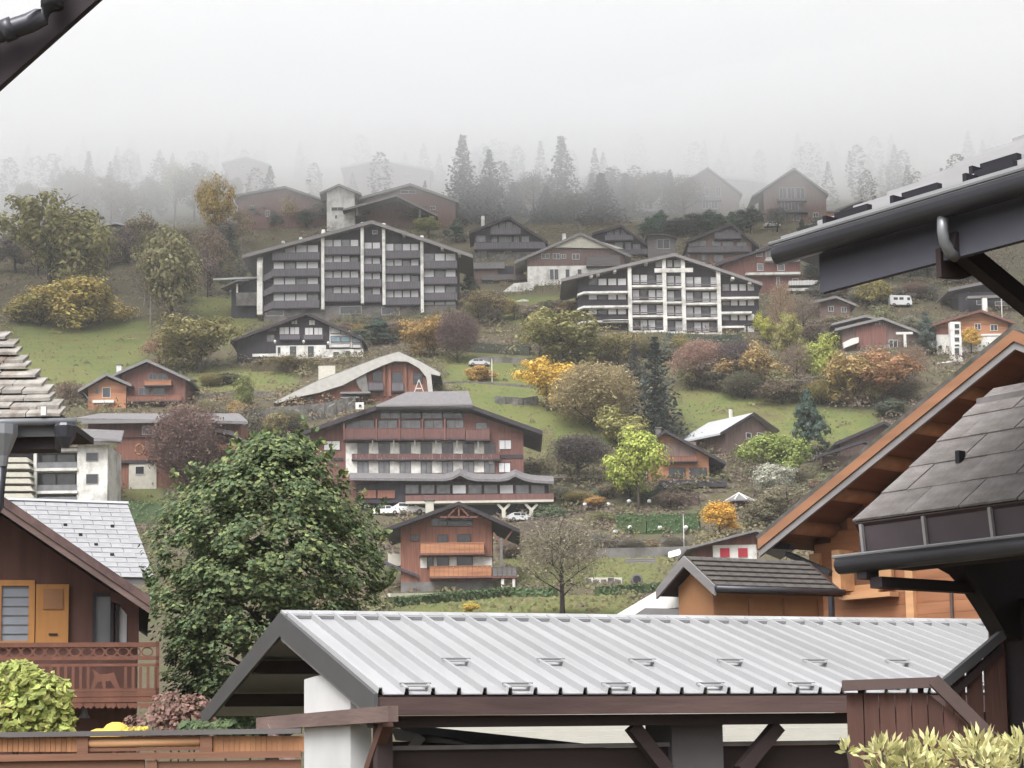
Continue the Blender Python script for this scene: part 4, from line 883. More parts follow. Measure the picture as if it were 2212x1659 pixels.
for r_ in [
    # upper left slope
    ('autumn_tree', 'tall olive tree with yellowing side on the left slope below the fog', 110, 640, 395, 200, 'round', (142, 138, 84)),
    ('autumn_tree', 'slender orange leaved tree beside the olive tree on the left slope', 190, 600, 455, 60, 'oval', (170, 140, 84)),
    ('autumn_tree', 'tall grey green tree in front of the left meadow', 372, 700, 450, 150, 'oval', (138, 132, 90)),
    ('autumn_tree', 'second pale barked tree left of the tall grey green one', 325, 702, 495, 100, 'birch', (136, 130, 90)),
    ('autumn_tree', 'yellow autumn tree left of the red brown chalet', 466, 540, 370, 75, 'round', (176, 152, 84)),
    ('autumn_tree', 'brownish tree between yellow tree and dark balcony block', 455, 640, 480, 70, 'sparse', (134, 116, 96)),
    ('conifer', 'small dark green conifer at the corner of the balcony block', 497, 580, 488, 52, 'spruce', (70, 86, 78)),
    ('yellow_bush', 'large bright yellow bush on the left meadow edge', 190, 712, 596, 150, 'bush', (178, 158, 78)),
    ('yellow_bush', 'olive yellow bush left of the bright yellow one', 85, 706, 620, 120, 'bush', (160, 146, 78)),
    ('ochre_tree', 'round olive tree right of the left meadow', 430, 806, 672, 150, 'round', (134, 126, 74)),
    ('pink_bush', 'pale pinkish bush beside the round olive tree', 345, 790, 712, 80, 'sparse', (158, 124, 98)),
    ('sapling', 'young green and yellow tree below the meadow terrace', 525, 895, 792, 56, 'oval', (128, 134, 74)),
    ('bare_bush', 'dark reddish bare bush beside the stepped red house', 403, 1062, 868, 150, 'twigbush', (118, 92, 84)),
    ('hedge_tree', 'dark dead looking tree left of the hotel', 540, 985, 870, 90, 'sparse', (110, 104, 88)),
    ('brown_bush', 'low brown bush at the edge of the old shingle roof', 150, 880, 812, 60, 'sparse', (132, 112, 92)),
    ('conifer', 'misty conifer standing alone in fog on the left', 190, 470, 322, 70, 'spruce', (74, 86, 88)),
    ('autumn_tree', 'brownish orange tree in front of the red brown chalet', 625, 490, 420, 46, 'oval', (164, 140, 84)),
    ('autumn_tree', 'yellow green tree above the dark balcony block roof', 925, 512, 468, 56, 'round', (140, 142, 76)),
    ('conifer', 'dark green conifer right of the balcony block roof', 985, 525, 478, 50, 'cone', (72, 92, 72)),
    ('conifer', 'tall dark conifer rising into the fog in the centre', 1000, 480, 285, 115, 'spruce', (74, 86, 84)),
    ('conifer', 'dark conifer right of the tallest one in the fog', 1058, 480, 318, 95, 'spruce', (70, 84, 80)),
    ('conifer', 'faint conifer above the dark timber chalet in fog', 1215, 470, 288, 112, 'spruce', (78, 88, 86)),
    ('conifer', 'short dark conifer under the fog near the small hut', 1180, 480, 400, 80, 'spruce', (74, 84, 82)),
    ('conifer', 'broad dark conifer left of the white roof shed', 1300, 480, 370, 110, 'spruce', (80, 84, 84)),
    ('bare_tree', 'grey brown bare tree beside the white roof shed', 1370, 470, 370, 90, 'bare', (128, 116, 108)),
    ('conifer', 'dark green shrub at the right end of the balcony block', 1016, 640, 586, 44, 'cone', (76, 98, 78)),
    ('brown_tree', 'brown and green tree between the two apartment blocks', 1060, 700, 620, 100, 'sparse', (132, 116, 84)),
    ('yellow_tree', 'yellow topped tree under the right end of the balcony block', 925, 775, 676, 90, 'round', (174, 142, 80)),
    ('bare_tree', 'dark reddish bare tree beside the yellow topped tree', 988, 785, 664, 80, 'twigbush', (112, 92, 88)),
    ('conifer', 'dark green evergreen behind the glazed chalet end', 815, 745, 690, 90, 'cone', (78, 96, 84)),
    ('olive_tree', 'large olive green tree below the white grid block', 1215, 800, 660, 165, 'round', (140, 136, 82)),
    ('olive_tree', 'ochre tree left part of the large olive one', 1165, 770, 668, 60, 'oval', (156, 144, 78)),
    ('olive_tree', 'small olive tree right of the large olive one', 1335, 790, 705, 95, 'sparse', (140, 128, 82)),
    ('yellow_tree', 'bright yellow tree on the meadow in the centre', 1184, 890, 760, 120, 'round', (212, 176, 64)),
    ('bare_tree', 'wide beige bare tree on the central meadow', 1286, 935, 778, 165, 'twigbush', (160, 144, 104)),
    ('spruce_tree', 'tall dark spruce right of the beige bare tree', 1418, 948, 722, 140, 'spruce', (74, 84, 80)),
    ('spruce_tree', 'dark conifer behind and left of the tall spruce', 1372, 840, 740, 70, 'spruce', (92, 94, 90)),
    ('dark_tree', 'dark round bare tree with forked trunk right of the hotel', 1252, 1052, 936, 115, 'dense_twig', (92, 84, 82)),
    ('lime_tree', 'bright lime green tree with pale trunk beside the orange house', 1380, 1104, 922, 132, 'round', (168, 178, 74)),
    ('olive_tree', 'yellow olive bushy tree between beige tree and tall spruce', 1345, 965, 870, 95, 'bush', (152, 146, 84)),
    ('orange_bush', 'small round orange bush on the meadow by a post', 1040, 825, 788, 50, 'bush', (190, 150, 78)),
    ('orange_bush', 'small round orange bush below the dark round tree', 1284, 1102, 1068, 46, 'bush', (186, 146, 84)),
    ('green_shrub', 'dark green shrub beside the hotel parking', 1190, 1130, 1085, 64, 'bush', (100, 112, 84)),
    ('yellow_tree', 'vivid yellow small tree beside the gazebo', 1554, 1168, 1080, 88, 'oval', (216, 168, 52)),
    ('green_tree', 'rounded tree half yellow half green in front of the conifer', 1668, 1045, 930, 125, 'round', (138, 152, 72)),
    ('conifer', 'blue green conifer at the right meadow', 1745, 1000, 852, 92, 'cone', (74, 92, 80)),
    ('silver_bush', 'silvery pale bush below the half yellow tree', 1662, 1082, 994, 85, 'bush', (170, 170, 152)),
    ('bare_bush', 'grey thorny bush left of the orange gable', 1700, 1130, 1035, 130, 'sparse', (138, 130, 106)),
    ('olive_bush', 'dark olive bush beside the gazebo', 1655, 1140, 1068, 80, 'bush', (112, 106, 80)),
    # right autumn wood
    ('pink_bush', 'pinkish bare bush under the white grid block', 1515, 840, 730, 105, 'twigbush', (158, 126, 112)),
    ('bare_tree', 'dark purple grey bare tree under the white grid block', 1590, 845, 728, 85, 'twigbush', (98, 86, 86)),
    ('ochre_tree', 'ochre drooping tree in front of the purple grey bare tree', 1648, 858, 740, 105, 'oval', (166, 140, 86)),
    ('brown_tree', 'tall brown bare tree right of the white grid block', 1690, 760, 605, 62, 'bare', (150, 124, 100)),
    ('brown_tree', 'grey brown bare tree right of the tall brown one', 1735, 735, 636, 80, 'bare', (134, 118, 104)),
    ('yellow_tree', 'yellow green tree at the foot of the tall brown one', 1652, 745, 672, 56, 'oval', (178, 176, 70)),
    ('yellow_tree', 'yellow green leaved tree leaning by the ochre tree', 1705, 790, 668, 60, 'oval', (156, 150, 84)),
    ('lime_tree', 'tall lime green pointed tree on the right slope', 1780, 852, 694, 90, 'oval', (158, 164, 72)),
    ('ochre_tree', 'ochre tree right of the tall lime green one', 1845, 880, 750, 110, 'round', (166, 142, 84)),
    ('orange_tree', 'orange brown tree below the brown chalet', 1905, 880, 752, 150, 'round', (166, 124, 86)),
    ('dark_bush', 'dark green bush under the orange brown tree', 1925, 905, 860, 60, 'bush', (92, 100, 84)),
    ('brown_tree', 'brown bare tree between lime tree and ochre tree', 1725, 855, 740, 80, 'bare', (126, 108, 92)),
    ('brown_bush', 'row of brown brush behind the meadow fence line', 1690, 872, 820, 110, 'sparse', (120, 104, 88)),
    ('ochre_tree', 'mixed yellow tree above the white camper', 1885, 672, 598, 75, 'round', (158, 146, 84)),
    ('conifer', 'dark conifer right of the brown chalet', 2000, 770, 680, 55, 'cone', (84, 94, 88)),
    ('yellow_tree', 'yellow tree behind the white stair frame', 2098, 765, 705, 46, 'oval', (204, 166, 66)),
    ('dark_bush', 'dark evergreen bush left of the ochre tree by the camper', 1790, 640, 602, 70, 'cone', (84, 92, 90)),
    ('orange_tree', 'rust brown bare tree left of the orange rendered house', 1970, 840, 745, 80, 'bare', (140, 114, 96)),
    ('bare_tree', 'bare fruit tree with green lichen above the shelter roof', 1215, 1330, 1120, 200, 'bare', (140, 132, 112)),
    ('yellow_bush', 'small yellow bush just above the shelter ridge', 1018, 1324, 1299, 30, 'bush', (206, 178, 70)),
    ('bare_tree', 'leafless grey tree behind the fruit tree', 1190, 1215, 1115, 170, 'bare', (136, 124, 112)),
    ('green_shrub', 'rounded olive shrub beside the hedge with lamps', 1300, 1135, 1100, 60, 'sparse', (128, 130, 84)),
    ('brown_bush', 'dull brown shrub under the lime tree', 1450, 1100, 1062, 70, 'sparse', (118, 100, 86)),
    ('green_shrub', 'green shrub by the white block corner', 200, 1092, 1050, 40, 'cone', (96, 112, 84)),
    ('brown_bush', 'ochre brush in front of the dark chalet terrace', 610, 800, 770, 130, 'sparse', (138, 124, 84)),
    ('grey_bush', 'grey leafless shrub at the dark chalet corner', 545, 775, 722, 44, 'twigbush', (118, 112, 106)),
]:
    nm, lb, u_, vb_, vt_, w_, kd, cl = r_
    plant(nm, lb, u_, vb_, vt_, w_, kd, cl, cat='shrub' if ('bush' in nm or 'shrub' in nm) else 'tree', Y=None)

ORD = 'first second third fourth fifth sixth seventh eighth ninth tenth eleventh twelfth'.split()
def row(name, what, where, u0, u1, v0, v1, n, hpx, wpx, kinds, cols, seed):
    """a run of growth along the slope, each plant its own"""
    rnd = random.Random(seed)
    for i in range(n):
        t = (i + .5 + rnd.uniform(-.28, .28)) / n; vb = v0 + (v1 - v0) * t + rnd.uniform(-8, 8); hh = hpx * rnd.uniform(.75, 1.25)
        c = cols[i % len(cols)]; c = tuple(min(255, x * rnd.uniform(.93, 1.07)) for x in c)
        plant(name, '%s, %s from the left %s' % (what, ORD[i], where), u0 + (u1 - u0) * t, vb, vb - hh, wpx * rnd.uniform(.8, 1.3), kinds[i % len(kinds)], c, cat='shrub' if 'bush' in name else 'tree')
MIX = [(134, 124, 90), (122, 112, 94), (148, 130, 84), (116, 112, 88), (140, 118, 98)]
GRYM = [(124, 118, 104), (132, 122, 100), (112, 110, 100), (140, 130, 96)]
EVG = [(84, 98, 84), (92, 102, 88), (78, 92, 82), (104, 104, 92)]
row('brush_bush', 'grey brown bush', 'in the strip under the dark balcony block', 690, 1010, 735, 725, 9, 42, 46, ['sparse', 'bush', 'twigbush'], MIX, 1)
row('brush_bush', 'olive bush', 'in the strip under the white grid block', 1245, 1480, 762, 775, 8, 46, 50, ['bush', 'sparse', 'twigbush'], MIX, 2)
row('slope_tree', 'misty grey brown tree', 'on the left slope close under the cloud', 40, 520, 490, 470, 11, 110, 70, ['round', 'birch', 'oval', 'bare'], GRYM, 3)
row('slope_tree', 'dull olive tree', 'across the left slope above the yellow bushes', 20, 320, 600, 560, 8, 100, 80, ['round', 'sparse', 'birch', 'bush'], GRYM, 4)
row('slope_tree', 'brownish tree', 'between left meadow and balcony block', 290, 545, 660, 640, 7, 95, 60, ['birch', 'sparse', 'oval'], GRYM, 5)
row('garden_bush', 'low garden bush', 'on the terraces right of the hotel', 1150, 1490, 1090, 1075, 9, 34, 44, ['bush', 'sparse', 'twigbush', 'cone'], MIX + EVG, 6)
row('slope_tree', 'mixed autumn tree', 'in the wood edge on the right slope', 1480, 1960, 848, 880, 12, 70, 72, ['sparse', 'bush', 'oval', 'twigbush'], MIX, 7)
row('slope_tree', 'grey brown tree', 'behind the brown chalet on the right', 1740, 2200, 735, 740, 9, 64, 60, ['sparse', 'round', 'bare'], GRYM, 8)
row('dark_tree', 'dark misty tree', 'behind the row of dark timber chalets', 1000, 1500, 478, 470, 12, 92, 74, ['spruce', 'round', 'spruce', 'bare'], EVG, 9)
row('garden_bush', 'dark green bush', 'below the red brown chalets near the fog', 540, 990, 492, 488, 10, 46, 54, ['bush', 'cone', 'sparse'], EVG, 10)
row('brush_bush', 'grey thorn bush', 'left of the hotel roof', 430, 640, 920, 950, 7, 52, 52, ['twigbush', 'sparse', 'bush'], MIX, 11)
row('brush_bush', 'thin olive bush', 'on the slope right of the gazebo', 1640, 1800, 1110, 1050, 6, 46, 52, ['sparse', 'bush'], MIX, 12)
row('brush_bush', 'dry brown bush', 'on the bank below the left meadow', 130, 520, 862, 830, 9, 34, 48, ['sparse', 'twigbush', 'bush'], MIX, 13)
row('brush_bush', 'pale brush clump', 'on the bank above the central lawn', 1090, 1480, 1205, 1190, 9, 36, 46, ['twigbush', 'sparse'], GRYM, 14)
row('brush_bush', 'low shrub', 'around the white awnings between the blocks', 1010, 1240, 700, 690, 8, 46, 46, ['sparse', 'bush', 'round'], MIX, 15)
row('slope_tree', 'faint grey tree', 'beside the foggy gabled houses', 1600, 2100, 500, 560, 10, 60, 60, ['round', 'bare', 'spruce'], EVG, 16)
row('bank_bush', 'dark green shrub', 'on the bank under the foggy gabled houses', 1400, 1610, 508, 502, 9, 46, 50, ['bush', 'cone', 'bush'], [(80, 100, 84), (88, 104, 88), (76, 94, 84)], 17)
row('brush_bush', 'dull brown shrub', 'on the slope around the white camper', 1750, 2210, 650, 660, 11, 40, 56, ['sparse', 'bush', 'twigbush'], GRYM, 18)
row('brush_bush', 'grey olive shrub', 'above the camper under the snow guard eave', 1740, 2150, 598, 612, 10, 40, 60, ['bush', 'sparse', 'round'], EVG, 19)
row('slope_tree', 'thin grey tree', 'on the slope left of the balcony block', 250, 540, 570, 545, 8, 84, 62, ['sparse', 'birch', 'round'], GRYM, 20)
# dense wood in the fog: one mass
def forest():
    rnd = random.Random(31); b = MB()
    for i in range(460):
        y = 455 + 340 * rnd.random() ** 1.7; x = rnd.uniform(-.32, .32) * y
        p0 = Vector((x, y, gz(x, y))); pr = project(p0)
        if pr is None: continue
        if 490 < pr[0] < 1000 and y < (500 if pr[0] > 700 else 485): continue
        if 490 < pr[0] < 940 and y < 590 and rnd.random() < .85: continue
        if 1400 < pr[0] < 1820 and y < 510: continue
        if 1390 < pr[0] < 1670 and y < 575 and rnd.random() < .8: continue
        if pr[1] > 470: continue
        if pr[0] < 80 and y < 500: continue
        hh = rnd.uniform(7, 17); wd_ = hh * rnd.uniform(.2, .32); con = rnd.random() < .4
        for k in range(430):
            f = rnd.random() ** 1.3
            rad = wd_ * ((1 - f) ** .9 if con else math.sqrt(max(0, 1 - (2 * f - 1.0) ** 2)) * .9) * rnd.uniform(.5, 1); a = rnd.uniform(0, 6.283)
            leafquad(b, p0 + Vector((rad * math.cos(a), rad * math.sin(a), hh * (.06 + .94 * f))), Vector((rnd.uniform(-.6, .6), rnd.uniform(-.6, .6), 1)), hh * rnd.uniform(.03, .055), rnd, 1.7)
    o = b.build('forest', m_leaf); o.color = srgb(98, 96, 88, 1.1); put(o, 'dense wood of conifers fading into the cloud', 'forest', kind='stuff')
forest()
def tufts():
    rnd = random.Random(55); b = MB(); n = 0
    while n < 16000:
        poly = rnd.choice(GRASS[:8]); xs_ = [p[0] for p in poly]; ys_ = [p[1] for p in poly]
        x = rnd.uniform(min(xs_), max(xs_)); y = rnd.uniform(min(ys_), max(ys_)); n += 1
        if not inpoly((x, y), poly): continue
        k = .6 + .4 * math.sin(x * .3 + y * .17) * math.sin(y * .4 - x * .11)
        if rnd.random() > k: continue
        h_ = rnd.uniform(.12, .4); p = Vector((x, y, gz(x, y) + h_ * .3)); leafquad(b, p, Vector((rnd.uniform(-.7, .7), -1, rnd.uniform(.2, 1.2))), h_, rnd, 1.3)
    o = b.build('grass', m_leafflat); o.color = srgb(120, 116, 72, 1.35); put(o, 'rough grass tufts on the open meadows', 'grass', kind='stuff')
tufts()
# brush and rough growth over the unmown slope: one mass
def undergrowth():
    rnd = random.Random(77); bs = [MB() for _ in range(4)]
    cnt = 0
    while cnt < 8500:
        v = rnd.uniform(380, 1330); u = rnd.uniform(-40, 2250)
        p = ground(u, v)
        cnt += 1
        if p.y > 520: continue
        thin = grassy(p.x, p.y)
        if thin and rnd.random() < .93: continue
        b = bs[int((math.sin(p.x * .05) + math.sin(p.y * .06 + p.x * .02) + 2 + rnd.uniform(-.8, .8)) * .99) % 4]
        R_ = rnd.uniform(.4, 1.7) * (1.35 if p.y > 270 else 1) * (.4 if thin else 1) * (1 if p.y > 230 else .6)
        for k in range(int(12 + 26 * R_)):
            e = rdir(rnd); leafquad(b, p + Vector((e.x * R_ * 1.3, e.y * R_ * 1.3, abs(e.z) * R_ * rnd.uniform(.3, 1))), e + Vector((0, 0, .8)), rnd.uniform(.16, .38), rnd, 1.6)
    for b, c, l in zip(bs, ((126, 110, 84), (112, 110, 74), (120, 104, 92), (136, 128, 86)), ('dry brown brush on the slope', 'olive green rough growth on the slope', 'greyish brown scrub on the slope', 'pale yellowish weeds on the slope')):
        o = b.build('undergrowth', m_leafflat); o.color = srgb(*c, k=1.6); put(o, l, 'undergrowth', kind='stuff')
undergrowth()

# ------------------------------------------------------------------ hedges, walls, cars and small things on the slope
def hedge(label, pts, hpx, wid, col, seed, dens=26):
    """clipped hedge following the ground through photograph points (foot line)"""
    rnd = random.Random(seed); P = [ground(u, v) for u, v in pts]; hs = [hpx * (p - EYE).length / F for p in P]
    e = empty('hedge', P[0]); put(e, label, 'hedge'); b = MB(); core = MB()
    for i in range(len(P) - 1):
        a, c = P[i] - P[0], P[i + 1] - P[0]; d = (c - a); n = max(1, int(d.length * dens)); sd = Vector((-d.y, d.x, 0)).normalized() * wid
        vs = []
        for q, hh in ((a, hs[i]), (c, hs[i + 1])): vs += [q - sd * .4 + Vector((0, 0, -.6)), q + sd * .4 + Vector((0, 0, -.6)), q + sd * .36 + Vector((0, 0, hh * .93)), q - sd * .36 + Vector((0, 0, hh * .93))]
        core.add(vs, [(0, 1, 2, 3), (7, 6, 5, 4), (0, 4, 5, 1), (1, 5, 6, 2), (2, 6, 7, 3), (3, 7, 4, 0)])
        for k in range(n):
            t = rnd.random(); q = a.lerp(c, t); hh = hs[i] * (1 - t) + hs[i + 1] * t; s_ = rnd.random()
            if s_ < .45: o_ = sd * rnd.uniform(-.5, .5) + Vector((0, 0, hh * rnd.uniform(.94, 1.03))); nn = Vector((0, 0, 1))
            else: sg = -1 if s_ < .8 else 1; o_ = sd * .5 * sg * rnd.uniform(.9, 1.05) + Vector((0, 0, hh * rnd.uniform(0, 1))); nn = sd.normalized() * sg + Vector((0, 0, .5))
            leafquad(b, q + o_, nn + rdir(rnd) * .7, rnd.uniform(.14, .28), rnd, 1.5)
    o = core.build('core', m_leafflat, e); o.color = srgb(*[c * .9 for c in col], k=1.4); o2 = b.build('foliage', m_leafflat, e); o2.color = srgb(*col, k=1.6); o2['kind'] = 'stuff'
hedge('clipped bright green hedge with globe lamps in front', [(1336, 1152), (1400, 1153), (1512, 1152)], 42, 1.6, (86, 112, 66), 1, 60)
hedge('long low green hedge below the red balcony chalet', [(842, 1312), (980, 1300), (1090, 1290), (1200, 1290)], 20, 1.2, (92, 112, 72), 2, 60)
hedge('low green hedge stretch right of the fruit tree', [(1290, 1288), (1420, 1280), (1470, 1278)], 20, 1.2, (88, 110, 70), 3, 60)
hedge('dark hedge row above the orange house wall', [(1010, 760), (1145, 770)], 22, 1.5, (86, 92, 78), 4, 40)
hedge('brown hedge on the terrace of the dark chalet', [(545, 802), (640, 800), (690, 796)], 20, 1.4, (124, 114, 82), 6, 40)
hedge('dark hedge under the white grid block', [(1440, 745), (1540, 752), (1600, 748)], 26, 2, (88, 100, 86), 7, 40)
hedge('bright green clipped hedge beside the white block', [(268, 1130), (352, 1132)], 46, 1.5, (92, 120, 74), 8, 60)
hedge('brown shrub row under the orange house terrace', [(1425, 1090), (1510, 1092)], 28, 1.6, (112, 96, 84), 9, 40)

def wall_run(label, pts, hpx, m, th=.5, name='retaining_wall', blocks=0):
    P = [ground(u, v) for u, v in pts]; e = empty(name, P[0]); put(e, label, 'wall')
    rnd = random.Random(len(label))
    for i in range(len(P) - 1):
        a, c = P[i] - P[0], P[i + 1] - P[0]; hh = hpx * (P[i] - EYE).length / F
        d = (c - a); sd = Vector((-d.y, d.x, 0)).normalized() * th / 2
        b = MB(); vs = []
        for q in (a, c): vs += [q - sd + Vector((0, 0, -1.5)), q + sd + Vector((0, 0, -1.5)), q + sd + Vector((0, 0, hh)), q - sd + Vector((0, 0, hh))]
        b.add(vs, [(0, 1, 2, 3), (7, 6, 5, 4), (0, 4, 5, 1), (1, 5, 6, 2), (2, 6, 7, 3), (3, 7, 4, 0)]); b.build('wall_section', m, e)
        if blocks:
            n = max(2, int(d.length / blocks))
            for k in range(n):
                t = (k + .5) / n; q = a.lerp(c, t) - sd * 1.0; s_ = blocks * rnd.uniform(.35, .5)
                r = MB(); vv = []
                for z in (0, 1):
                    for (dx, dy) in ((-1, -1), (1, -1), (1, 1), (-1, 1)): vv.append(q + d.normalized() * dx * s_ * rnd.uniform(.8, 1) + sd.normalized() * dy * s_ * .5 + Vector((0, 0, z * hh * rnd.uniform(.5, .95) - (0 if z else .5))))
                r.add(vv, [(0, 3, 2, 1), (4, 5, 6, 7), (0, 1, 5, 4), (1, 2, 6, 5), (2, 3, 7, 6), (3, 0, 4, 7)]); r.build('stone', m_stone, e)
wall_run('rough stone wall at the end of the beige tree meadow', [(1070, 872), (1130, 876), (1160, 872)], 16, m_stone, .8, 'stone_wall', 1.6)
wall_run('stone wall along the meadow above the curved roof house', [(420, 862), (520, 852), (600, 856)], 9, m_stone, .6, 'stone_wall', 2.0)
wall_run('grey retaining wall right of the hotel car park', [(1240, 1175), (1330, 1180), (1470, 1178)], 14, m_stone, .6, 'stone_wall', 1.5)
wall_run('dark road wall behind the log pile', [(1170, 1212), (1300, 1205), (1500, 1200)], 20, m_concrete, .5)
wall_run('pale low wall under the dark round tree', [(1130, 1032), (1250, 1034), (1390, 1032)], 8, m_cream, .4)
wall_run('concrete wall under the balcony block', [(855, 705), (940, 708)], 10, m_concrete, .5)
wall_run('grey wall beside the bare red tree', [(1030, 782), (1150, 786)], 12, m_concrete, .5)
wall_run('rock faced wall left of the hotel roof', [(520, 925), (600, 915), (700, 905), (765, 890)], 34, m_stone, 1.0, 'stone_wall', 1.8)
wall_run('grey terrace wall under the red balcony chalet', [(840, 1290), (1000, 1288), (1110, 1284)], 8, m_cream, .4)
wall_run('pale stone heap wall in the lawn', [(1265, 1262), (1345, 1262)], 14, m_cream, .6, 'stone_wall', .8)
wall_run('dark grey terrace wall above the orange bush', [(940, 832), (1010, 828), (1150, 838)], 5, m_stone, .4)

def car(label, u, v, lpx, col, yaw=0, van=False, Y=None):
    P = ground(u, v) if Y is None else at(u, v, Y); sc_ = (P - EYE).length / F; L_ = max(3.6, min(6.5, lpx * sc_))
    e = empty('parked_car' if not van else 'camper_van', P, R(yaw)); put(e, label, 'car' if not van else 'van')
    k = L_ / 4.2; m = mat('car paint ' + label[:12], srgb(*col, k=1.4), rough=.25, var=.04, spec=.5)
    if van: pr = [(-2.1, .35), (2.1, .35), (2.1, 1.1), (1.75, 2.1), (-2.0, 2.3), (-2.1, 2.1)]; win = [(-1.4, -.6, 1.3, 1.8), (-.3, .5, 1.3, 1.8), (1.2, 1.75, 1.2, 1.75)]
    else: pr = [(-2.1, .3), (2.1, .3), (2.15, .75), (1.2, .95), (.6, 1.42), (-1.2, 1.45), (-1.9, 1.0), (-2.12, .9)]; win = [(-1.25, -.15, 1.0, 1.36), (-.05, .7, 1.0, 1.36)]
    b = MB(); b.prism([(x * k, z * k) for x, z in pr], -.85, .85); o = b.build('body', m, e)
    for a in win:
        q = MB(); q.box(a[0] * k, a[1] * k, -.865, -.84, a[2] * k, a[3] * k); q.build('window', m_glass, e)
    for x in (-1.35, 1.35):
        for y in (-.8, .8):
            q = MB(); q.tube([(x * k, y - .1, .33 * k), (x * k, y + .1, .33 * k)], .33 * k, 12); w = q.build('wheel', m_tyre, e)
            q = MB(); q.tube([(x * k, y - .115, .33 * k), (x * k, y + .115, .33 * k)], .18 * k, 10); q.build('rim', m_edge, w)
    for z in (.7,):
        q = MB(); q.box(2.0 * k, 2.14 * k, -.75, -.4, z * k - .08, z * k + .08); q.build('headlight', m_frame, e); q = MB(); q.box(2.0 * k, 2.14 * k, .4, .75, z * k - .08, z * k + .08); q.build('headlight', m_frame, e)
car('white parked car half hidden behind the chalet roof', 882, 1112, 72, (236, 236, 236), 10)
car('white parked car at the hotel between tree and chalet', 838, 1114, 60, (226, 226, 226), -12)
car('white car parked under the hotel pillars', 1122, 1128, 52, (230, 230, 230), 20)
car('white camper van standing on the right slope', 1945, 664, 46, (240, 240, 240), 0, True)
car('small pale van on the road above the curved roof house', 1035, 792, 36, (200, 200, 204), 5)
car('white car at the bottom of the foggy gabled houses', 1668, 492, 34, (232, 232, 232), 8)

def lamp(label, u, vb, vt, arm=False, Y=None, w=.12):
    P = ground(u, vb) if Y is None else at(u, vb, Y); hh = (vb - vt) * (P - EYE).length / F
    e = empty('street_lamp', P); put(e, label, 'street lamp')
    b = MB(); b.tube([(0, 0, -.5), (0, 0, hh)], [w, w * .7], 8); b.build('pole', m_frame, e)
    b = MB(); b.box(-.15, .15, -.55, .2, hh, hh + .14); b.build('lamp_head', m_edge, e)
lamp('tall pale lamp post behind the dark timber chalet', 1070, 478, 420); lamp('white lamp post by the orange rendered house', 2165, 690, 622)
lamp('thin lamp post in front of the clipped hedge', 1478, 1196, 1108, w=.07); lamp('white post on the meadow beside the orange bush', 1063, 828, 772)
def bollard(label, u, v, Y=None):
    P = ground(u, v); e = empty('globe_lamp', P); put(e, label, 'lamp', 'white globe lamps along the hedge')
    b = MB(); b.tube([(0, 0, -.3), (0, 0, .75)], .05, 6); b.build('stem', m_edgedk, e)
    b = MB(); b.lathe([(.05, .7), (.25, .82), (.32, 1.0), (.25, 1.18), (.05, 1.28)], 10); b.build('globe', m_white_metal, e, True)
for i, (u_, v_) in enumerate(((1361, 1132 + 24), (1426, 1132 + 24), (1482, 1156), (1314, 1105), (1359, 1098), (1403, 1098), (1448, 1096), (1330, 1165), (1264, 1105))):
    bollard('white globe lamp, %s counted along the hedge path from its far side' % ('first second third fourth fifth sixth seventh eighth ninth'.split()[i]), u_, v_)
def parasol(label, pts, Y, m):
    h = House('white_awning', label, 'awning', pts[0][0], pts[0][1], Y); h.poly('sheet', pts, 0, 2.5, m); 
    x, z = h.L(pts[0][0] + 6, pts[0][1]); x2, z2 = h.L(pts[2][0], pts[2][1])
    b = MB(); b.box((x + x2) / 2 - .08, (x + x2) / 2 + .08, 1, 1.16, z - 3.5, z); b.build('post', m_edge, h.e)
parasol('big slanted white awning between the apartment blocks', [(1085, 631), (1110, 612), (1157, 608), (1150, 630), (1118, 638)], 372, m_white)
parasol('smaller white awning below the big slanted one', [(1108, 652), (1130, 646), (1142, 648), (1142, 668), (1114, 670)], 366, m_white)
h = House('stair_tower', 'white framed stair tower with dark panels and slanting white coping', 'stair tower', 2066, 782, 318)
h.rect('frame', 2056, 695, 2077, 782, 0, 1.4, m_white)
for v0_, v1_ in ((700, 709), (713, 722), (729, 738), (744, 748), (752, 768)): h.window(2062, v0_, 2072, v1_, y=-.01, fw=.03)
h.line('coping', (2016, 789), (2080, 778), -.3, .5, m_white); h.poly('side_wall', [(2020, 790), (2078, 780), (2078, 815), (2020, 815)], -.2, 3, m_concrete)
h = House('log_pile', 'low stack of cut pale logs on the lawn edge', 'log pile', 1380, 1218, None)
for k in range(3):
    x0, z = h.L(1352, 1217 - k * 4); x1, _ = h.L(1417, 1217 - k * 4); b = MB(); b.tube([(x0, .1 * k, z), (x1, .1 * k, z)], .14, 8); b.build('log', m_greywood, h.e)
h = House('wooden_barrel_hut', 'small round dark doorway hut on the lawn', 'hut', 1376, 1262, None)
x, z = h.L(1376, 1262); b = MB(); b.tube([(x, -.1, z + .5), (x, 1.4, z + .5)], .62, 12); b.build('barrel', m_greywood, h.e); b = MB(); b.tube([(x, -.13, z + .5), (x, -.105, z + .5)], .42, 12); b.build('door', m_black, h.e)
h = House('orange_shed', 'orange board shed beside the foggy gabled house', 'shed', 1797, 478, 468)
h.walls(1782, 1812, 458, 478, 4, m_orange); h.rect('roof', 1779, 455, 1815, 458.5, -.4, 4.4, m_roofgr)
h = House('satellite_dish', 'white dish on a post at the outbuilding gable', 'dish', 1458, 1200, 120)
x, z = h.L(1457, 1205); b = MB(); b.tube([(x, .1, z - 3), (x, .1, z + .3)], .05, 6); b.build('mast', m_edge, h.e)
b = MB(); b.prism([(-.4, -.2), (-.3, -.28), (.32, -.26), (.42, -.1), (.38, .2), (-.36, .18)], -.03, .03); o = b.build('dish', m_white_metal, h.e); o.location = (x, 0, z + .3); o.rotation_euler = (R(-30), R(-12), R(-15))

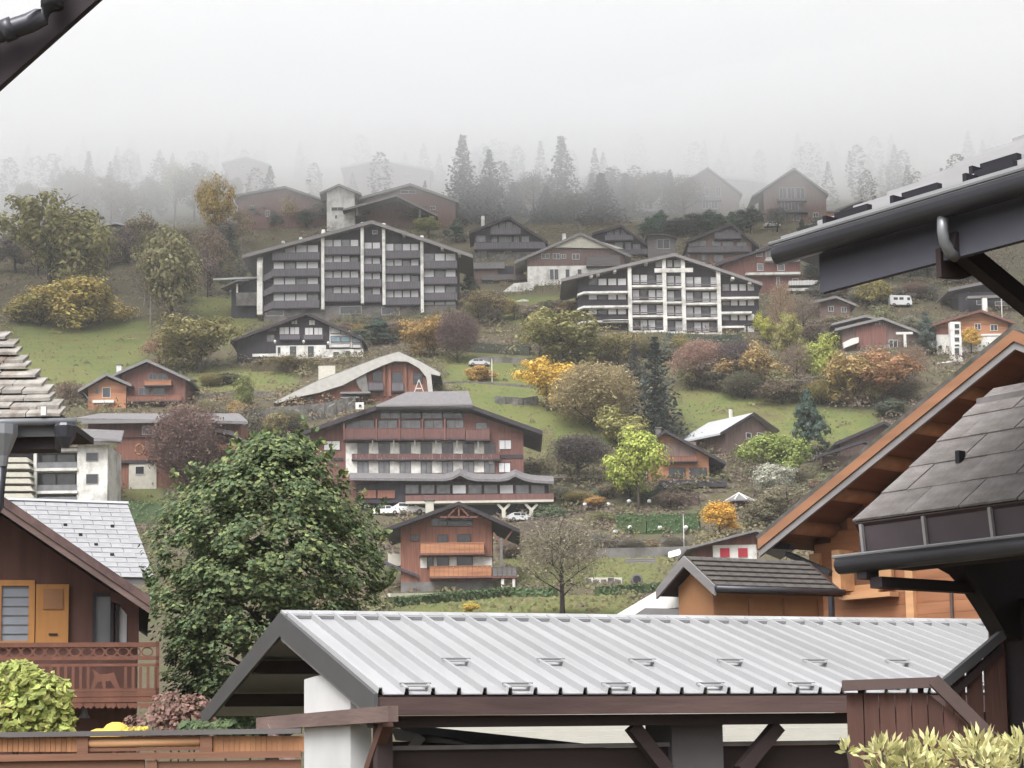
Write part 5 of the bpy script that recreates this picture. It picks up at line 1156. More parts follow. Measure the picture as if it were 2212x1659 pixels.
# ------------------------------------------------------------------ foreground materials
m_sheet = mat('light grey roof sheet', srgb(214, 214, 217, .9), rough=.42, var=.2, scale=2.2, stretch=(.12, 1, .12), spec=.4, dirt=srgb(192, 191, 186, .84))
m_stop = mat('grey snow stop', srgb(184, 184, 186, .9), rough=.5, var=.1)
m_trimgr = mat('dark grey metal trim', srgb(92, 92, 94, 1.3), rough=.5, var=.12, scale=2)
m_fascia = mat('stained brown fascia', srgb(116, 92, 88, 1.3), rough=.8, var=.3, scale=3, stretch=(1, .15, 1), dirt=srgb(92, 72, 70, 1.2), bump=.2)
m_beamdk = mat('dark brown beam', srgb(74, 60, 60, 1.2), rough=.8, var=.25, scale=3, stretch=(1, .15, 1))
m_beam = mat('weathered brown beam', srgb(128, 106, 100, 1.3), rough=.85, var=.3, scale=3, stretch=(.15, 1, 1), bump=.3)
m_plaster = mat('white plaster pillar', srgb(232, 232, 232, 1.3), rough=.9, var=.05, scale=2, bump=.1)
m_greypl = mat('grey plaster and shaded pillar', srgb(120, 116, 118, 1.2), rough=.9, var=.1, scale=2)  # holds the inner pillar's shade as a colour; also the shed wall
m_board = mat('red brown vertical board', srgb(112, 78, 68, 1.1), rough=.75, var=.25, scale=4, stretch=(1, 1, .07), bump=.2)
m_railbr = mat('brown metal handrail', srgb(112, 92, 88, 1.25), rough=.5, var=.15, scale=2)
m_slate = mat('weathered slate', srgb(148, 142, 140, 1.25), rough=.75, var=.28, scale=6, bump=.6, dirt=srgb(124, 117, 113, 1.2), spec=.35)
m_slatelt = mat('pale slate', srgb(208, 208, 212, .85), rough=.6, var=.16, scale=5, bump=.15)
m_shing = mat('old split shingle', srgb(184, 178, 170, 1.0), rough=.9, var=.35, scale=5, stretch=(1, .3, 1), dirt=srgb(132, 116, 104, 1.2), bump=.4)
m_gutter = mat('dark zinc gutter', srgb(78, 78, 86, 1.25), rough=.35, var=.2, scale=2, spec=.5, metal=.3)
m_gutterlt = mat('grey zinc gutter', srgb(150, 152, 156, 1.3), rough=.35, var=.2, scale=2, spec=.5, metal=.3)
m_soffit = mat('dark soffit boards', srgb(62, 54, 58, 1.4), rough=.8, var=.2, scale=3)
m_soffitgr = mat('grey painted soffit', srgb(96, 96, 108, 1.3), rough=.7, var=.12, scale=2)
m_tilegr = mat('grey metal tile', srgb(198, 197, 199, 1.15), rough=.5, var=.12, scale=2)
m_log = mat('varnished log', srgb(180, 126, 90, 1.15), rough=.6, var=.2, scale=4, stretch=(.1, 1, 1), bump=.15)
m_redbeam = mat('reddish varnished soffit', srgb(140, 94, 74, 1.25), rough=.65, var=.25, scale=4, stretch=(1, .1, 1))
m_fence = mat('amber fence wood', srgb(188, 132, 88, 1.25), rough=.65, var=.25, scale=5, stretch=(1, 1, .1), bump=.2)
m_fencedk = mat('brown fence wood', srgb(146, 102, 78, 1.25), rough=.7, var=.25, scale=4, stretch=(.1, 1, 1), bump=.2)
m_balc = mat('reddish balcony wood', srgb(132, 86, 68, 1.25), rough=.6, var=.22, scale=5, stretch=(1, 1, .1))
m_chaldk = mat('dark chalet boards', srgb(102, 70, 62, 1.55), rough=.75, var=.25, scale=4, stretch=(1, 1, .08))
m_shutter = mat('amber shutter', srgb(206, 142, 70, 1.25), rough=.55, var=.15, scale=5, stretch=(1, 1, .1))
m_blind = mat('grey roller blind', srgb(160, 166, 176, 1.2), rough=.6, var=.06)
m_amber = mat('amber panel wall', srgb(178, 126, 84, 1.2), rough=.65, var=.12, scale=2)
m_mossroof = mat('mossy dark tile', srgb(104, 98, 94, 1.2), rough=.85, var=.3, scale=5, bump=.4, dirt=srgb(80, 82, 72, 1.2))
m_creamsheet = mat('cream ribbed sheet', srgb(220, 216, 202, .72), rough=.5, var=.05)

# ------------------------------------------------------------------ metal roofed shelter
s = House('metal_roof_shelter', 'open shelter with ribbed light grey metal roof and white pillar', 'shelter', 612, 1326, 24.0, -69.5)
Ap = Vector(s.L(612, 1328)); E0 = Vector(s.L(816, 1499)); B0 = Vector(s.L(441, 1540))
LEN = 12.2; n = 42; st = LEN / n
def slope_pt(q, end, t): return Ap + (end - Ap) * q + t
dirE = (E0 - Ap); lenE = dirE.length; de = dirE / lenE; ne = Vector((-de.y, de.x))
if ne.y < 0: ne = -ne
pm = MB()      # one panel: flat pan with a trapezoid rib, thin sheet
def P3(a, hgt, y): q = Ap + de * a + ne * hgt; return (q.x, y, q.y)
pr = [(0, .0), (.01, .07), (.044, .07), (.056, 0), (st, 0)]
vs = [P3(0.12, h_, y) for y, h_ in pr] + [P3(lenE, h_, y) for y, h_ in pr] + [P3(0.12, h_ - .012, y) for y, h_ in pr] + [P3(lenE, h_ - .012, y) for y, h_ in pr]
k5 = 5; fs = []
for i in range(k5 - 1): fs += [(i, i + 1, k5 + i + 1, k5 + i), (2 * k5 + i, 3 * k5 + i, 3 * k5 + i + 1, 2 * k5 + i + 1), (k5 + i, k5 + i + 1, 3 * k5 + i + 1, 3 * k5 + i)]
pm.add(vs, fs); pmesh = pm.mesh('roof_panel', m_sheet)
for i in range(n): link('roof_panel', pmesh, s.e, loc=(0, i * st, 0))
b = MB(); b.prism([tuple(Ap - Vector((0, .03))), tuple(B0), tuple(B0 - Vector((0, .05))), tuple(Ap - Vector((0, .08)))], 0, LEN); b.build('rear_roof', m_sheet, s.e)
b = MB(); b.prism([tuple(Ap - Vector((0, .02))), tuple(E0 - Vector((.02, .02))), tuple(E0 - Vector((.02, .07))), tuple(Ap - Vector((0, .09)))], .03, LEN); b.build('roof_deck', m_beamdk, s.e)
b = MB(); q = .16; b.prism([tuple(Ap + Vector((0, .06))), tuple(Ap + de * .2 + ne * .055), tuple(Ap + de * .2 + ne * .02), tuple(Ap + Vector((0, -.01))), (Ap.x - .2, Ap.y - .07), (Ap.x - .2, Ap.y - .04)], -.03, LEN + .02); b.build('ridge_cap', m_sheet, s.e)
b = MB(); w_ = .21
b.prism([tuple(Ap + Vector((0, .03))), tuple(E0 + Vector((.03, .0))), tuple(E0 - Vector((-.03, .27))), tuple(Ap - Vector((0, .27)))], -.05, -.005); b.build('bargeboard', m_trimgr, s.e)
b = MB(); b.prism([tuple(Ap - Vector((0, .275))), tuple(E0 - Vector((-.03, .275))), tuple(E0 - Vector((-.03, .31))), tuple(Ap - Vector((0, .32)))], -.03, .03); b.build('pale_trim', m_edge, s.e)
b = MB(); b.prism([tuple(Ap + Vector((0, .03))), tuple(B0), tuple(B0 - Vector((0, .24))), tuple(Ap - Vector((0, .27)))], -.05, -.005); b.build('bargeboard', m_trimgr, s.e)
b = MB(); b.box(E0.x - .03, E0.x + .01, .0, LEN, E0.y - .225, E0.y - .035); b.build('eave_fascia', m_fascia, s.e)
b = MB(); b.box(E0.x - .42, E0.x - .16, -.0, LEN, E0.y - .35, E0.y - .228); b.build('eave_beam', m_beamdk, s.e)
for f in (.35, .7):
    c = Ap + (E0 - Ap) * f; b = MB(); b.box(c.x - .08, c.x + .08, .01, LEN, c.y - .28, c.y - .1); b.build('purlin', m_beamdk, s.e)
    c = Ap + (B0 - Ap) * f; b = MB(); b.box(c.x - .08, c.x + .08, .01, LEN, c.y - .28, c.y - .1); b.build('purlin', m_beamdk, s.e)
b = MB(); b.box(Ap.x - .1, Ap.x + .1, .01, LEN, Ap.y - .36, Ap.y - .12); b.build('ridge_beam', m_beamdk, s.e)
b = MB(); b.prism([tuple(Ap + de * .2 + ne * .005), tuple(Ap + de * .27 + ne * .005), tuple(Ap + de * .27 + ne * .045), tuple(Ap + de * .2 + ne * .05)], .02, LEN); b.build('ridge_filler', m_stop, s.e)
# snow stops on the ribs
def stop(a, y):
    q = MB(); p0 = Ap + de * a + ne * .05
    d3 = Vector((de.x, 0, de.y)); n3 = Vector((ne.x, 0, ne.y)); P0 = Vector((p0.x, y, p0.y))
    vs = []
    for yy in (0, st + .06):
        for a_, h_ in ((0, 0), (.09, 0), (.09, .008), (.01, .008), (.01, .028), (0, .028)): vs.append(P0 + d3 * a_ + n3 * h_ + Vector((0, yy, 0)))
    q.add(vs, [tuple(range(5, -1, -1)), tuple(range(6, 12))] + [(i, i + 6, (i + 1) % 6 + 6, (i + 1) % 6) for i in range(6)]); q.build('snow_stop', m_stop, s.e)
for j in range(10):
    stop(lenE * .665, (4 + 4 * j) * st); stop(lenE * .955, (1 + 4 * j) * st)
# gable wall panel, tie beam, braces; the inner pillar
b = MB(); gp = [s.L(u, v, .06) for u, v in ((657, 1850), (757, 1850), (757, 1482), (726, 1456), (683, 1460), (657, 1468))]; b.prism(gp, .06, .3); b.build('pillar', m_plaster, s.e)
b = MB(); gp = [s.L(u, v, .1) for u, v in ((480, 1520), (656, 1520), (656, 1400), (612, 1370), (560, 1428))]
h_ = House
b = MB(); x0, z0 = s.L(553, 1590, -.06); x1, z1 = s.L(838, 1548, -.06); zz0 = s.L(700, 1568, -.06)[1]; zz1 = s.L(700, 1537, -.06)[1]
b.box(x0, x1, -.06, .05, zz0, zz1); b.build('tie_beam', m_beam, s.e)
b = MB(); a0 = s.L(588, 1572); a1 = s.L(640, 1680); b.bar((a0[0], 0, a0[1]), (a1[0], 0, a1[1]), .14, .12); b.build('brace', m_beam, s.e)
b = MB(); a0 = s.L(836, 1560, .1); a1 = s.L(795, 1680, .1); b.bar((a0[0], .1, a0[1]), (a1[0], .1, a1[1]), .12, .12); b.build('brace', m_board, s.e)
b = MB(); b.box(E0.x - .36, E0.x - .2, .05, .22, -4, E0.y - .352); b.build('corner_post', m_beamdk, s.e)
s2 = s
def along(u, v, x):     # y (along the ridge) of the sight line at local x
    o = s.loc(EYE); d = s.loc(EYE + ray(u, v)) - o; t = (x - o.x) / d.x; return (o + d * t).y, (o + d * t).z
y0, _ = along(1450, 1600, E0.x - .4); y1, _ = along(1560, 1600, E0.x - .4)
b = MB(); b.box(E0.x - 1.1, E0.x - .38, y0, y1, -4, E0.y - .232); b.build('pillar', m_greypl, s.e)  # white inner pillar, its shade painted in as grey
for sg, ua in ((-1, 1420), (1, 1620)):
    ya, za = along(1365 if sg < 0 else 1680, 1568, E0.x - .3); yb, zb2 = along(1440 if sg < 0 else 1600, 1665, E0.x - .3)
    b = MB(); b.bar((E0.x - .3, ya, za), (E0.x - .3, yb, zb2), .15, .15); b.build('brace', m_beamdk, s.e)
yl, zl = along(1100, 1618, E0.x - .5); 
b = MB(); b.box(E0.x - .62, E0.x - .5, .3, LEN - 1.2, -4, zl); b.build('low_wall', m_beamdk, s.e)
b = MB(); b.box(E0.x - .68, E0.x - .44, .3, LEN - 1.2, zl + .003, zl + .05); b.build('wall_cap', m_edge, s.e)
# what shows under the shelter: a cream sheet roof and a dark lean-to
h = House('cream_ribbed_roof', 'low cream ribbed metal roof seen under the shelter', 'shed', 1400, 1618, 34.5, 6)
xa, z0 = h.L(960, 1618); xb, _ = h.L(1900, 1618); _, z1 = h.L(1400, 1548, 3.0)
for k in range(5):
    t0 = k / 5; t1 = (k + 1) / 5; y0 = t0 * 3; y1 = t1 * 3; za = z0 + (z1 - z0) * t0; zb_ = z0 + (z1 - z0) * t1
    b = MB(); b.add([(xa, y0, za), (xb, y0, za), (xb, y1 - .12, zb_ - .03), (xa, y1 - .12, zb_ - .03), (xa, y1 - .08, zb_ + .06), (xb, y1 - .08, zb_ + .06), (xa, y1, zb_ + .06), (xb, y1, zb_ + .06)], [(0, 1, 2, 3), (3, 2, 5, 4), (4, 5, 7, 6)]); b.build('roof_sheet', m_creamsheet, h.e)
b = MB(); b.box(xa + .1, xb - .1, .05, 2.9, -4, z0 - .02); b.build('wall', m_fencedk, h.e)
h = House('lean_to', 'dark lean-to roof with grey underside beyond the shelter', 'lean-to', 900, 1640, 29.0, 0)
b = MB(); b.prism([h.L(u, v) for u, v in ((858, 1564), (1300, 1611), (1300, 1618), (1120, 1618), (880, 1580))], -1.0, 1.5); b.build('roof', m_gutter, h.e)
b = MB(); b.prism([h.L(u, v) for u, v in ((850, 1572), (1040, 1612), (1150, 1617), (862, 1600))], -.8, 1.0); b.build('soffit', m_edge, h.e)
h.line('strut', (912, 1590), (890, 1616), -.9, .14, m_edge); h.rect('wall', 840, 1600, 1150, 1700, .2, 1.0, m_beamdk)

# ------------------------------------------------------------------ board railing at the steps
h = House('board_railing', 'red brown board railing with brown handrail beside the shelter', 'railing', 1835, 1700, 14.0, -6)
edges = [1831, 1868, 1902, 1937, 1972, 2007, 2040, 2072, 2104, 2138]
def vtop(u): return 1497 if u < 2010 else 1497 + (u - 2010) * .86
for a, c in zip(edges[:-1], edges[1:]):
    xa, _ = h.L(a + 1.2, 1600); xb, _ = h.L(c - 1.2, 1600); zt = h.L(c, vtop((a + c) / 2))[1]; zt2 = h.L(a, vtop(a))[1]; zt3 = h.L(c, vtop(c))[1]
    b = MB(); b.prism([(xa, -1.2), (xb, -1.2), (xb, zt3), (xa, zt2)], .0, .028); b.build('board', m_board, h.e)
x0, z0 = h.L(1820, 1481, -.05); x1, z1 = h.L(2022, 1474, -.05); x2, z2 = h.L(2140, 1592, -.05)
b = MB(); b.bar((x0, -.03, z0), (x1, -.03, z1), .12, .075); b.build('handrail', m_railbr, h.e)
b = MB(); b.bar((x1 - .02, -.05, z1 + .02), (x2, -.05, z2), .11, .09); b.build('handrail', m_railbr, h.e)
b = MB(); b.bar((x0 + .1, .05, z0 - .22), (x1, .05, z1 - .2), .05, .09); b.build('mid_rail', m_beamdk, h.e)
for uu in (1860, 1990):
    xa, za = h.L(uu, 1484); b = MB(); b.box(xa - .02, xa + .02, .03, .07, -1.3, za); b.build('post', m_beamdk, h.e)
h = House('stair_railing', 'reddish plank stair railing rising behind the dark post', 'railing', 2060, 1600, 15.2, 8)
for a, c in ((2046, 2060), (2063, 2088), (2094, 2126), (2132, 2176)):
    xa, _ = h.L(a, 1550); xb, _ = h.L(c, 1550)
    za = h.L(a, 1478 - (a - 2046) * .9)[1]; zc = h.L(c, 1478 - (c - 2046) * .9)[1]
    b = MB(); b.prism([(xa, -1.5), (xb, -1.5), (xb, zc), (xa, za)], 0, .03); b.build('board', m_board, h.e)
x0, z0 = h.L(2030, 1482); x1, z1 = h.L(2160, 1372)
b = MB(); b.bar((x0, -.04, z0), (x1, -.04, z1), .1, .07); b.build('handrail', m_trimgr, h.e)
b = MB(); b.bar((x0 + .05, -.02, z0 - .1), (x1, -.02, z1 - .1), .05, .06); b.build('mid_rail', m_beamdk, h.e)

# ------------------------------------------------------------------ building at the right edge: upper eave and slate porch
h = House('eave_building', 'dark eave with round gutter, downpipe and snow guards at the upper right', 'house', 1700, 537, 13.0, 38.25)
al = R(24.5); L0 = Vector((0, 0, 0)); UP = 7.5; LN = 11.0
b = MB(); c_, s_ = math.cos(al), math.sin(al)
b.prism([(0, .03), (UP * c_, UP * s_ + .03), (UP * c_, UP * s_ - .1), (.1, -.06)], -LN, 0.0); b.build('roof_deck', m_roofgr, h.e)
# metal tile courses
for r in range(9):
    a0 = r * .42; a1 = a0 + .44
    b = MB(); b.prism([(a0 * c_ - .03, a0 * s_ + .035), (a1 * c_, a1 * s_ + .035), (a1 * c_, a1 * s_ + .05), (a0 * c_ - .04, a0 * s_ + .085)], -LN, .02 + .004 * (r % 2)); b.build('tile_course', m_tilegr, h.e)
for r, o_, num in ((0, .3, 16), (1, 1.2, 14)):
    for k in range(num):
        y = -(o_ + k * .6); a = .2 + r * .5
        b = MB(); b.box(a * c_ - .02, a * c_ + .03, y - .3, y, a * s_ + .075, a * s_ + .125); b.build('snow_guard', m_black, h.e)
        b = MB(); b.box(a * c_ - .14, a * c_ - .021, y - .03, y, a * s_ + .03, a * s_ + .085); b.build('snow_guard', m_black, h.e)
b = MB(); b.tube([(-.07, .02, -.05), (-.07, -LN, -.05)], .075, 12); b.build('gutter', m_gutter, h.e, True)
b = MB(); b.tube([(-.145, .03, .015), (-.145, -LN, .015)], .014, 6); b.build('gutter_bead', m_gutterlt, h.e)
b = MB(); b.box(.05, .1, -LN, -.25, -.36, -.06); b.build('fascia', m_soffitgr, h.e)
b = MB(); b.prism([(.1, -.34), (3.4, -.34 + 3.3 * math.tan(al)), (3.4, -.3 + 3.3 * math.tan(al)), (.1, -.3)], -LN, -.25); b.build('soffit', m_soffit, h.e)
b = MB(); b.box(2.4, 6.5, -LN, -1.4, -5.0, UP * .25); b.build('wall', m_chaldk, h.e)
yd = None
o = h.loc(EYE); d = h.loc(EYE + ray(2036, 480)) - o; t = (-.07 - o.x) / d.x; pd = o + d * t
YP = pd.y; xz = lambda u, v, y=YP: (lambda q: (q[0], y, q[1]))(h.L(u, v, y))
b = MB(); b.tube([xz(2036, 462), xz(2036, 500), xz(2040, 522), xz(2052, 545), xz(2066, 556)], .036, 10); b.build('downpipe', m_gutterlt, h.e, True)
b = MB(); b.prism([h.L(u, v, YP + .1) for u, v in ((2031, 535), (2034, 598), (2081, 602), (2109, 592), (2068, 545))], YP + .1, YP + .14); b.build('bracket', m_beamdk, h.e)
b = MB(); b.bar(xz(2050, 520, YP + .02), xz(2260, 690, YP + .02), .1, .12); b.build('brace', m_soffit, h.e)

h = House('slate_porch', 'porch with large slate roof, dark gutter and heavy dark posts at the right edge', 'porch', 1839, 1130, 15.0, 38.5)
al = R(34.25); c_, s_ = math.cos(al), math.sin(al); UP = 1.98; LN = 6.5
b = MB(); b.prism([(0, -.01), (UP * c_, UP * s_ - .01), (UP * c_ + .9, UP * s_ - .5), (UP * c_ + .9, UP * s_ - .6), (UP * c_, UP * s_ - .15), (.1, -.14)], -LN, -.03); b.build('roof_deck', m_beamdk, h.e)
rnd = random.Random(5); rows = 5; ex = UP / 4.6
smesh = {}
def slate_tile(wid):
    key = round(wid, 2)
    if key not in smesh:
        q = MB(); t_ = .014; a1 = ex * 1.25
        q.prism([(0, .018), (a1 * c_, a1 * s_ + .004), (a1 * c_ - .003, a1 * s_ - .008), (.008, .002)], -wid + .004, 0); smesh[key] = q.mesh('slate', m_slate)
    return smesh[key]
for r in range(rows):
    y = -.01 + (0 if r % 2 else .0); x = r * ex
    if r % 2: y -= .0
    first = True
    while y > -LN + .1:
        wid = .52 if not (first and r % 2) else .26
        first = False
        link('slate', slate_tile(wid), h.e, loc=(x * c_, y + rnd.uniform(-.004, .004), x * s_ + rnd.uniform(.0, .008))); y -= wid + .006
b = MB(); b.prism([(UP * c_ - .02, UP * s_ + .05), (UP * c_ + .1, UP * s_ + .06), (UP * c_ + .12, UP * s_ - .05), (UP * c_ - .03, UP * s_ - .01)], -LN, -.02); b.build('ridge_cap', m_greywood, h.e)
for r, o_ in ((2, .55), (2, 2.1), (3, 1.35), (3, 2.9), (4, 2.0)):
    b = MB(); a = r * ex; b.box(a * c_ - .06, a * c_ + .02, -o_ - .02, -o_ + .02, a * s_ - .02, a * s_ + .08); b.build('snow_hook', m_black, h.e)
b = MB(); b.box(.02, .06, -LN, -.06, -.27, -.03); b.build('fascia', mat('purple brown eave panel', srgb(84, 74, 78, 1.2), rough=.6, var=.2, scale=3), h.e)
for k in range(9):
    b = MB(); y = -.1 - k * .62; b.bar((-.0, y, -.02), (-.01, y - .03, -.27), .03, .025); b.build('gutter_hook', m_edge, h.e)
b = MB(); b.tube([(-.06, .08, -.33), (-.06, -LN, -.33)], .075, 12); b.build('gutter', m_gutter, h.e, True)
b = MB(); b.tube([(-.13, .09, -.27), (-.13, -LN, -.27)], .014, 6); b.build('gutter_bead', m_gutterlt, h.e)
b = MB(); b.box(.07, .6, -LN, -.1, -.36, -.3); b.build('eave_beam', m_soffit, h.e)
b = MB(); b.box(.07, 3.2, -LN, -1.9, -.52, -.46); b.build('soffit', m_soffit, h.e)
x0, z0 = h.L(1892, 1258, -.25); x1, z1 = h.L(2100, 1268, -.25)
b = MB(); b.bar((x0, -.25, z0), (x1 + .2, -.25, z1 - .01), .12, .085); b.build('tie_beam', m_soffit, h.e)
b = MB(); pts = [h.L(u, v, -.25) for u, v in ((2010, 1190), (2140, 1190), (2260, 1190), (2260, 1420), (2150, 1372), (2118, 1318), (2085, 1268), (2060, 1240), (2020, 1218))]; b.prism(pts, -.36, -.2); b.build('curved_brace', m_soffit, h.e)
x0, _ = h.L(2188, 1500, -.25); b = MB(); b.box(x0, x0 + .55, -.55, -.15, -6, -.56); b.build('post', m_soffit, h.e)
x0, _ = h.L(2162, 1500, -.2); x1, _ = h.L(2187, 1500, -.2); b = MB(); b.box(x0, x1, -.2, -.1, -6, h.L(2172, 1366, -.2)[1]); b.build('post', m_board, h.e)
h.rect('hanging_block', 1872, 1200, 1898, 1250, -.2, -.1, m_soffit)

# ------------------------------------------------------------------ orange timber chalet behind
h = House('orange_chalet', 'orange log chalet with steep verge and round purlins on the right', 'house', 1640, 1170, 42.0, -48)
A = Vector(h.L(2192, 716)); Lp = Vector(h.L(1640, 1168)); Rp = Vector((A.x * 2 - Lp.x, Lp.y)); t_ = Vector((0, .12))
b = MB(); b.prism([tuple(Lp), tuple(A), tuple(Rp), tuple(Rp - t_), tuple(A - t_), tuple(Lp - t_)], .06, 14); b.build('roof', m_redbeam, h.e)
b = MB(); k = Vector((-.06, .1)); b.prism([tuple(Lp + k), tuple(A + k), tuple(Rp + Vector((.06, .1))), tuple(Rp + Vector((0, .02))), tuple(A + Vector((0, .01))), tuple(Lp + Vector((0, .01)))], -.05, 14); b.build('roof_covering', m_mossroof, h.e)
for (a_, c2) in ((Lp, A), (A, Rp)):
    b = MB(); b.prism([tuple(a_ + Vector((0, .02))), tuple(c2 + Vector((0, .02))), tuple(c2 - Vector((0, .2))), tuple(a_ - Vector((0, .2)))], -.06, .05); b.build('bargeboard', m_log, h.e)
    b = MB(); b.prism([tuple(a_ - Vector((0, .205))), tuple(c2 - Vector((0, .205))), tuple(c2 - Vector((0, .36))), tuple(a_ - Vector((0, .36)))], -.02, .05); b.build('lower_bargeboard', m_edge, h.e)
for uu, vv in ((1712, 1137), (1798, 1064), (1886, 994), (1975, 918), (2066, 840)):
    x, z = h.L(uu, vv, .15); b = MB(); b.tube([(x, .12, z), (x, 2.0, z)], .17, 12); b.build('purlin', m_log, h.e, True)
OV = 1.5
x0 = h.L(1752, 1200, OV)[0]; zt = lambda x: Lp.y + (A.y - Lp.y) * (x - Lp.x) / (A.x - Lp.x) - .14
zb = -5.0
b = MB(); b.prism([(x0, zb), (2 * A.x - x0, zb), (2 * A.x - x0, zt(x0)), (A.x, A.y - .14), (x0, zt(x0))], OV + .1, 13.5); b.build('wall', m_redbeam, h.e)
nl = 24; zz = zb + 1.0
while zz < A.y - .4:
    xs_ = x0 if zz + .26 < zt(x0) else Lp.x + (zz + .3 - Lp.y + .14) * (A.x - Lp.x) / (A.y - Lp.y)
    if A.x - xs_ < .5: break
    b = MB(); b.box(xs_, 2 * A.x - xs_, OV, OV + .095, zz, zz + .245); b.build('wall_log', m_orange, h.e); zz += .25
x, _ = h.L(1762, 1250, OV - .06); b = MB(); b.box(x - .14, x + .14, OV - .1, OV - .004, zb, zt(x) - .3); b.build('corner_board', m_orange2, h.e)
h.line('diagonal_pipe', (1700, 1196), (1794, 1238), OV - .6, .12, m_gutter); h.line('downpipe', (1795, 1270), (1797, 1345), OV - .5, .1, m_gutter); h.rect('folded_shutter', 1799, 1188, 1815, 1276, OV - .55, OV - .06, m_orange2)
w = h.window(1838, 1206, 1888, 1264, y=OV - .02, fw=.14, frame=m_orange2, pane=m_fencedk, sill=True)
h.rect('shutter', 1896, 1200, 1925, 1272, OV - .16, OV - .05, m_orange2); h.rect('window_sill', 1818, 1282, 1922, 1292, OV - .35, OV - .03, m_orange2)
h.rect('corner_board', 1958, 1200, 1972, 1345, OV - .12, OV - .004, m_orange2); h.rect('cable_duct', 2053, 1270, 2057, 1340, OV - .06, OV - .004, m_railbr)
h.line('gutter', (1640, 1178), (1712, 1181), .5, .14, m_gutter)

# ------------------------------------------------------------------ outbuilding with dark tile rows, white shed roof
h = House('amber_outbuilding', 'amber panelled outbuilding with dark tiled roof in front of the orange chalet', 'outbuilding', 1480, 1206, 38.6, -62)
A = Vector(h.L(1481, 1204)); Ep = Vector(h.L(1548, 1268)); Bp = Vector(h.L(1422, 1276)); LNo = 3.1
dd = (Ep - A); ln = dd.length; du_ = dd / ln; nn = Vector((-du_.y, du_.x)); nn = nn if nn.y > 0 else -nn
b = MB(); b.prism([tuple(A), tuple(Ep), tuple(Ep - Vector((0, .12))), tuple(A - Vector((0, .14))), tuple(Bp - Vector((0, .12))), tuple(Bp)], .0, LNo); b.build('roof_deck', m_beamdk, h.e)
rw = 6
tm = MB(); tl = ln / rw
tm.add([], [])
def tq(a, hh, y): q = du_ * a + nn * hh; return (q.x, y, q.y)
tw = .33
for y_ in (0,):
    tm.add([tq(0, .03, 0), tq(tl * 1.1, .07, 0), tq(tl * 1.1, .07, tw - .01), tq(0, .03, tw - .01), tq(0, 0, 0), tq(tl * 1.1, .03, 0), tq(tl * 1.1, .03, tw - .01), tq(0, 0, tw - .01)],
           [(0, 1, 2, 3), (7, 6, 5, 4), (0, 4, 5, 1), (1, 5, 6, 2), (2, 6, 7, 3), (3, 7, 4, 0)])
tmesh = tm.mesh('roof_tile', m_mossroof)
for r in range(rw):
    y = -.02; p0 = A + du_ * (tl * r)
    while y < LNo - tw: link('roof_tile', tmesh, h.e, loc=(p0.x, y, p0.y)); y += tw
for a_, c2 in ((A, Ep), (A, Bp)):
    b = MB(); b.prism([tuple(a_ + Vector((0, .03))), tuple(c2 + Vector((0, .03))), tuple(c2 - Vector((0, .17))), tuple(a_ - Vector((0, .19)))], -.06, -.01); b.build('bargeboard', m_edge, h.e)
b = MB(); b.tube([(Ep.x + .06, -.05, Ep.y - .03), (Ep.x + .06, LNo, Ep.y - .03)], .06, 8); b.build('gutter', m_gutter, h.e, True)
x0 = h.L(1466, 1300, .25)[0]; x1 = h.L(1546, 1300, .25)[0] - .12
b = MB(); b.prism([(x0, -5), (x1, -5), (x1, Ep.y - .02), (A.x, A.y - .2), (x0, Bp.y + .05)], .25, LNo - .1); b.build('wall', m_amber, h.e)
for k in range(4):
    b = MB(); y = .3 + k * (LNo - .5) / 3; b.box(x1 + .003, x1 + .04, y - .05, y + .05, -5, Ep.y - .14); b.build('batten', m_log, h.e)
h = House('pale_shed', 'pale grey sloping shed roof left of the amber outbuilding', 'shed', 1400, 1335, 40.0, -20)
b = MB(); b.prism([h.L(u, v) for u, v in ((1310, 1340), (1443, 1262), (1456, 1262), (1466, 1275), (1466, 1312), (1405, 1318), (1360, 1345))], 0, .25); b.build('gable_panel', m_white, h.e)
b = MB(); b.prism([h.L(u, v) for u, v in ((1360, 1345), (1405, 1316), (1500, 1318), (1500, 1345))], -.4, 2.5); b.build('lean_roof', m_roofgr, h.e)
b = MB(); b.prism([h.L(u, v) for u, v in ((1310, 1345), (1466, 1345), (1466, 1500), (1310, 1500))], .02, 2); b.build('wall', m_greypl, h.e)

# ------------------------------------------------------------------ left chalet with balcony
h = House('balcony_chalet', 'dark red chalet at the left edge with carved balcony and amber shutter', 'house', 170, 1500, 40.0, 11)
OVH = 1.6
A = Vector(h.L(-120, 990, -OVH)); Lp = Vector(h.L(322, 1293, -OVH)); Rl = Vector((2 * A.x - Lp.x, Lp.y))
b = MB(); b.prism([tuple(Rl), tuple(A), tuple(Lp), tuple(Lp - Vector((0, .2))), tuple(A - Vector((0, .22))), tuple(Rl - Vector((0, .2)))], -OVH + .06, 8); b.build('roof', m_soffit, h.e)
for z_, w_, yy, mm in ((.04, .2, -OVH - .03, m_fascia), (-.17, .14, -OVH, m_beam)):
    b = MB(); b.prism([tuple(A + Vector((0, z_))), tuple(Lp + Vector((.02, z_))), tuple(Lp + Vector((.02, z_ - w_))), tuple(A + Vector((0, z_ - w_)))], yy, yy + .055); b.build('bargeboard', mm, h.e)
xa = h.L(-330, 1400)[0]; xb = h.L(296, 1400)[0]
zr = lambda x: A.y + (Lp.y - A.y) * (x - A.x) / (Lp.x - A.x) - .25
b = MB(); b.prism([(xa, -4), (xb, -4), (xb, zr(xb)), (A.x, A.y - .25), (xa, zr(xb))], 0, 7.5); b.build('wall', m_chaldk, h.e)
w = h.window(3, 1266, 62, 1385, y=-.03, fw=.12, frame=m_shutter, pane=m_blind, rows=1)
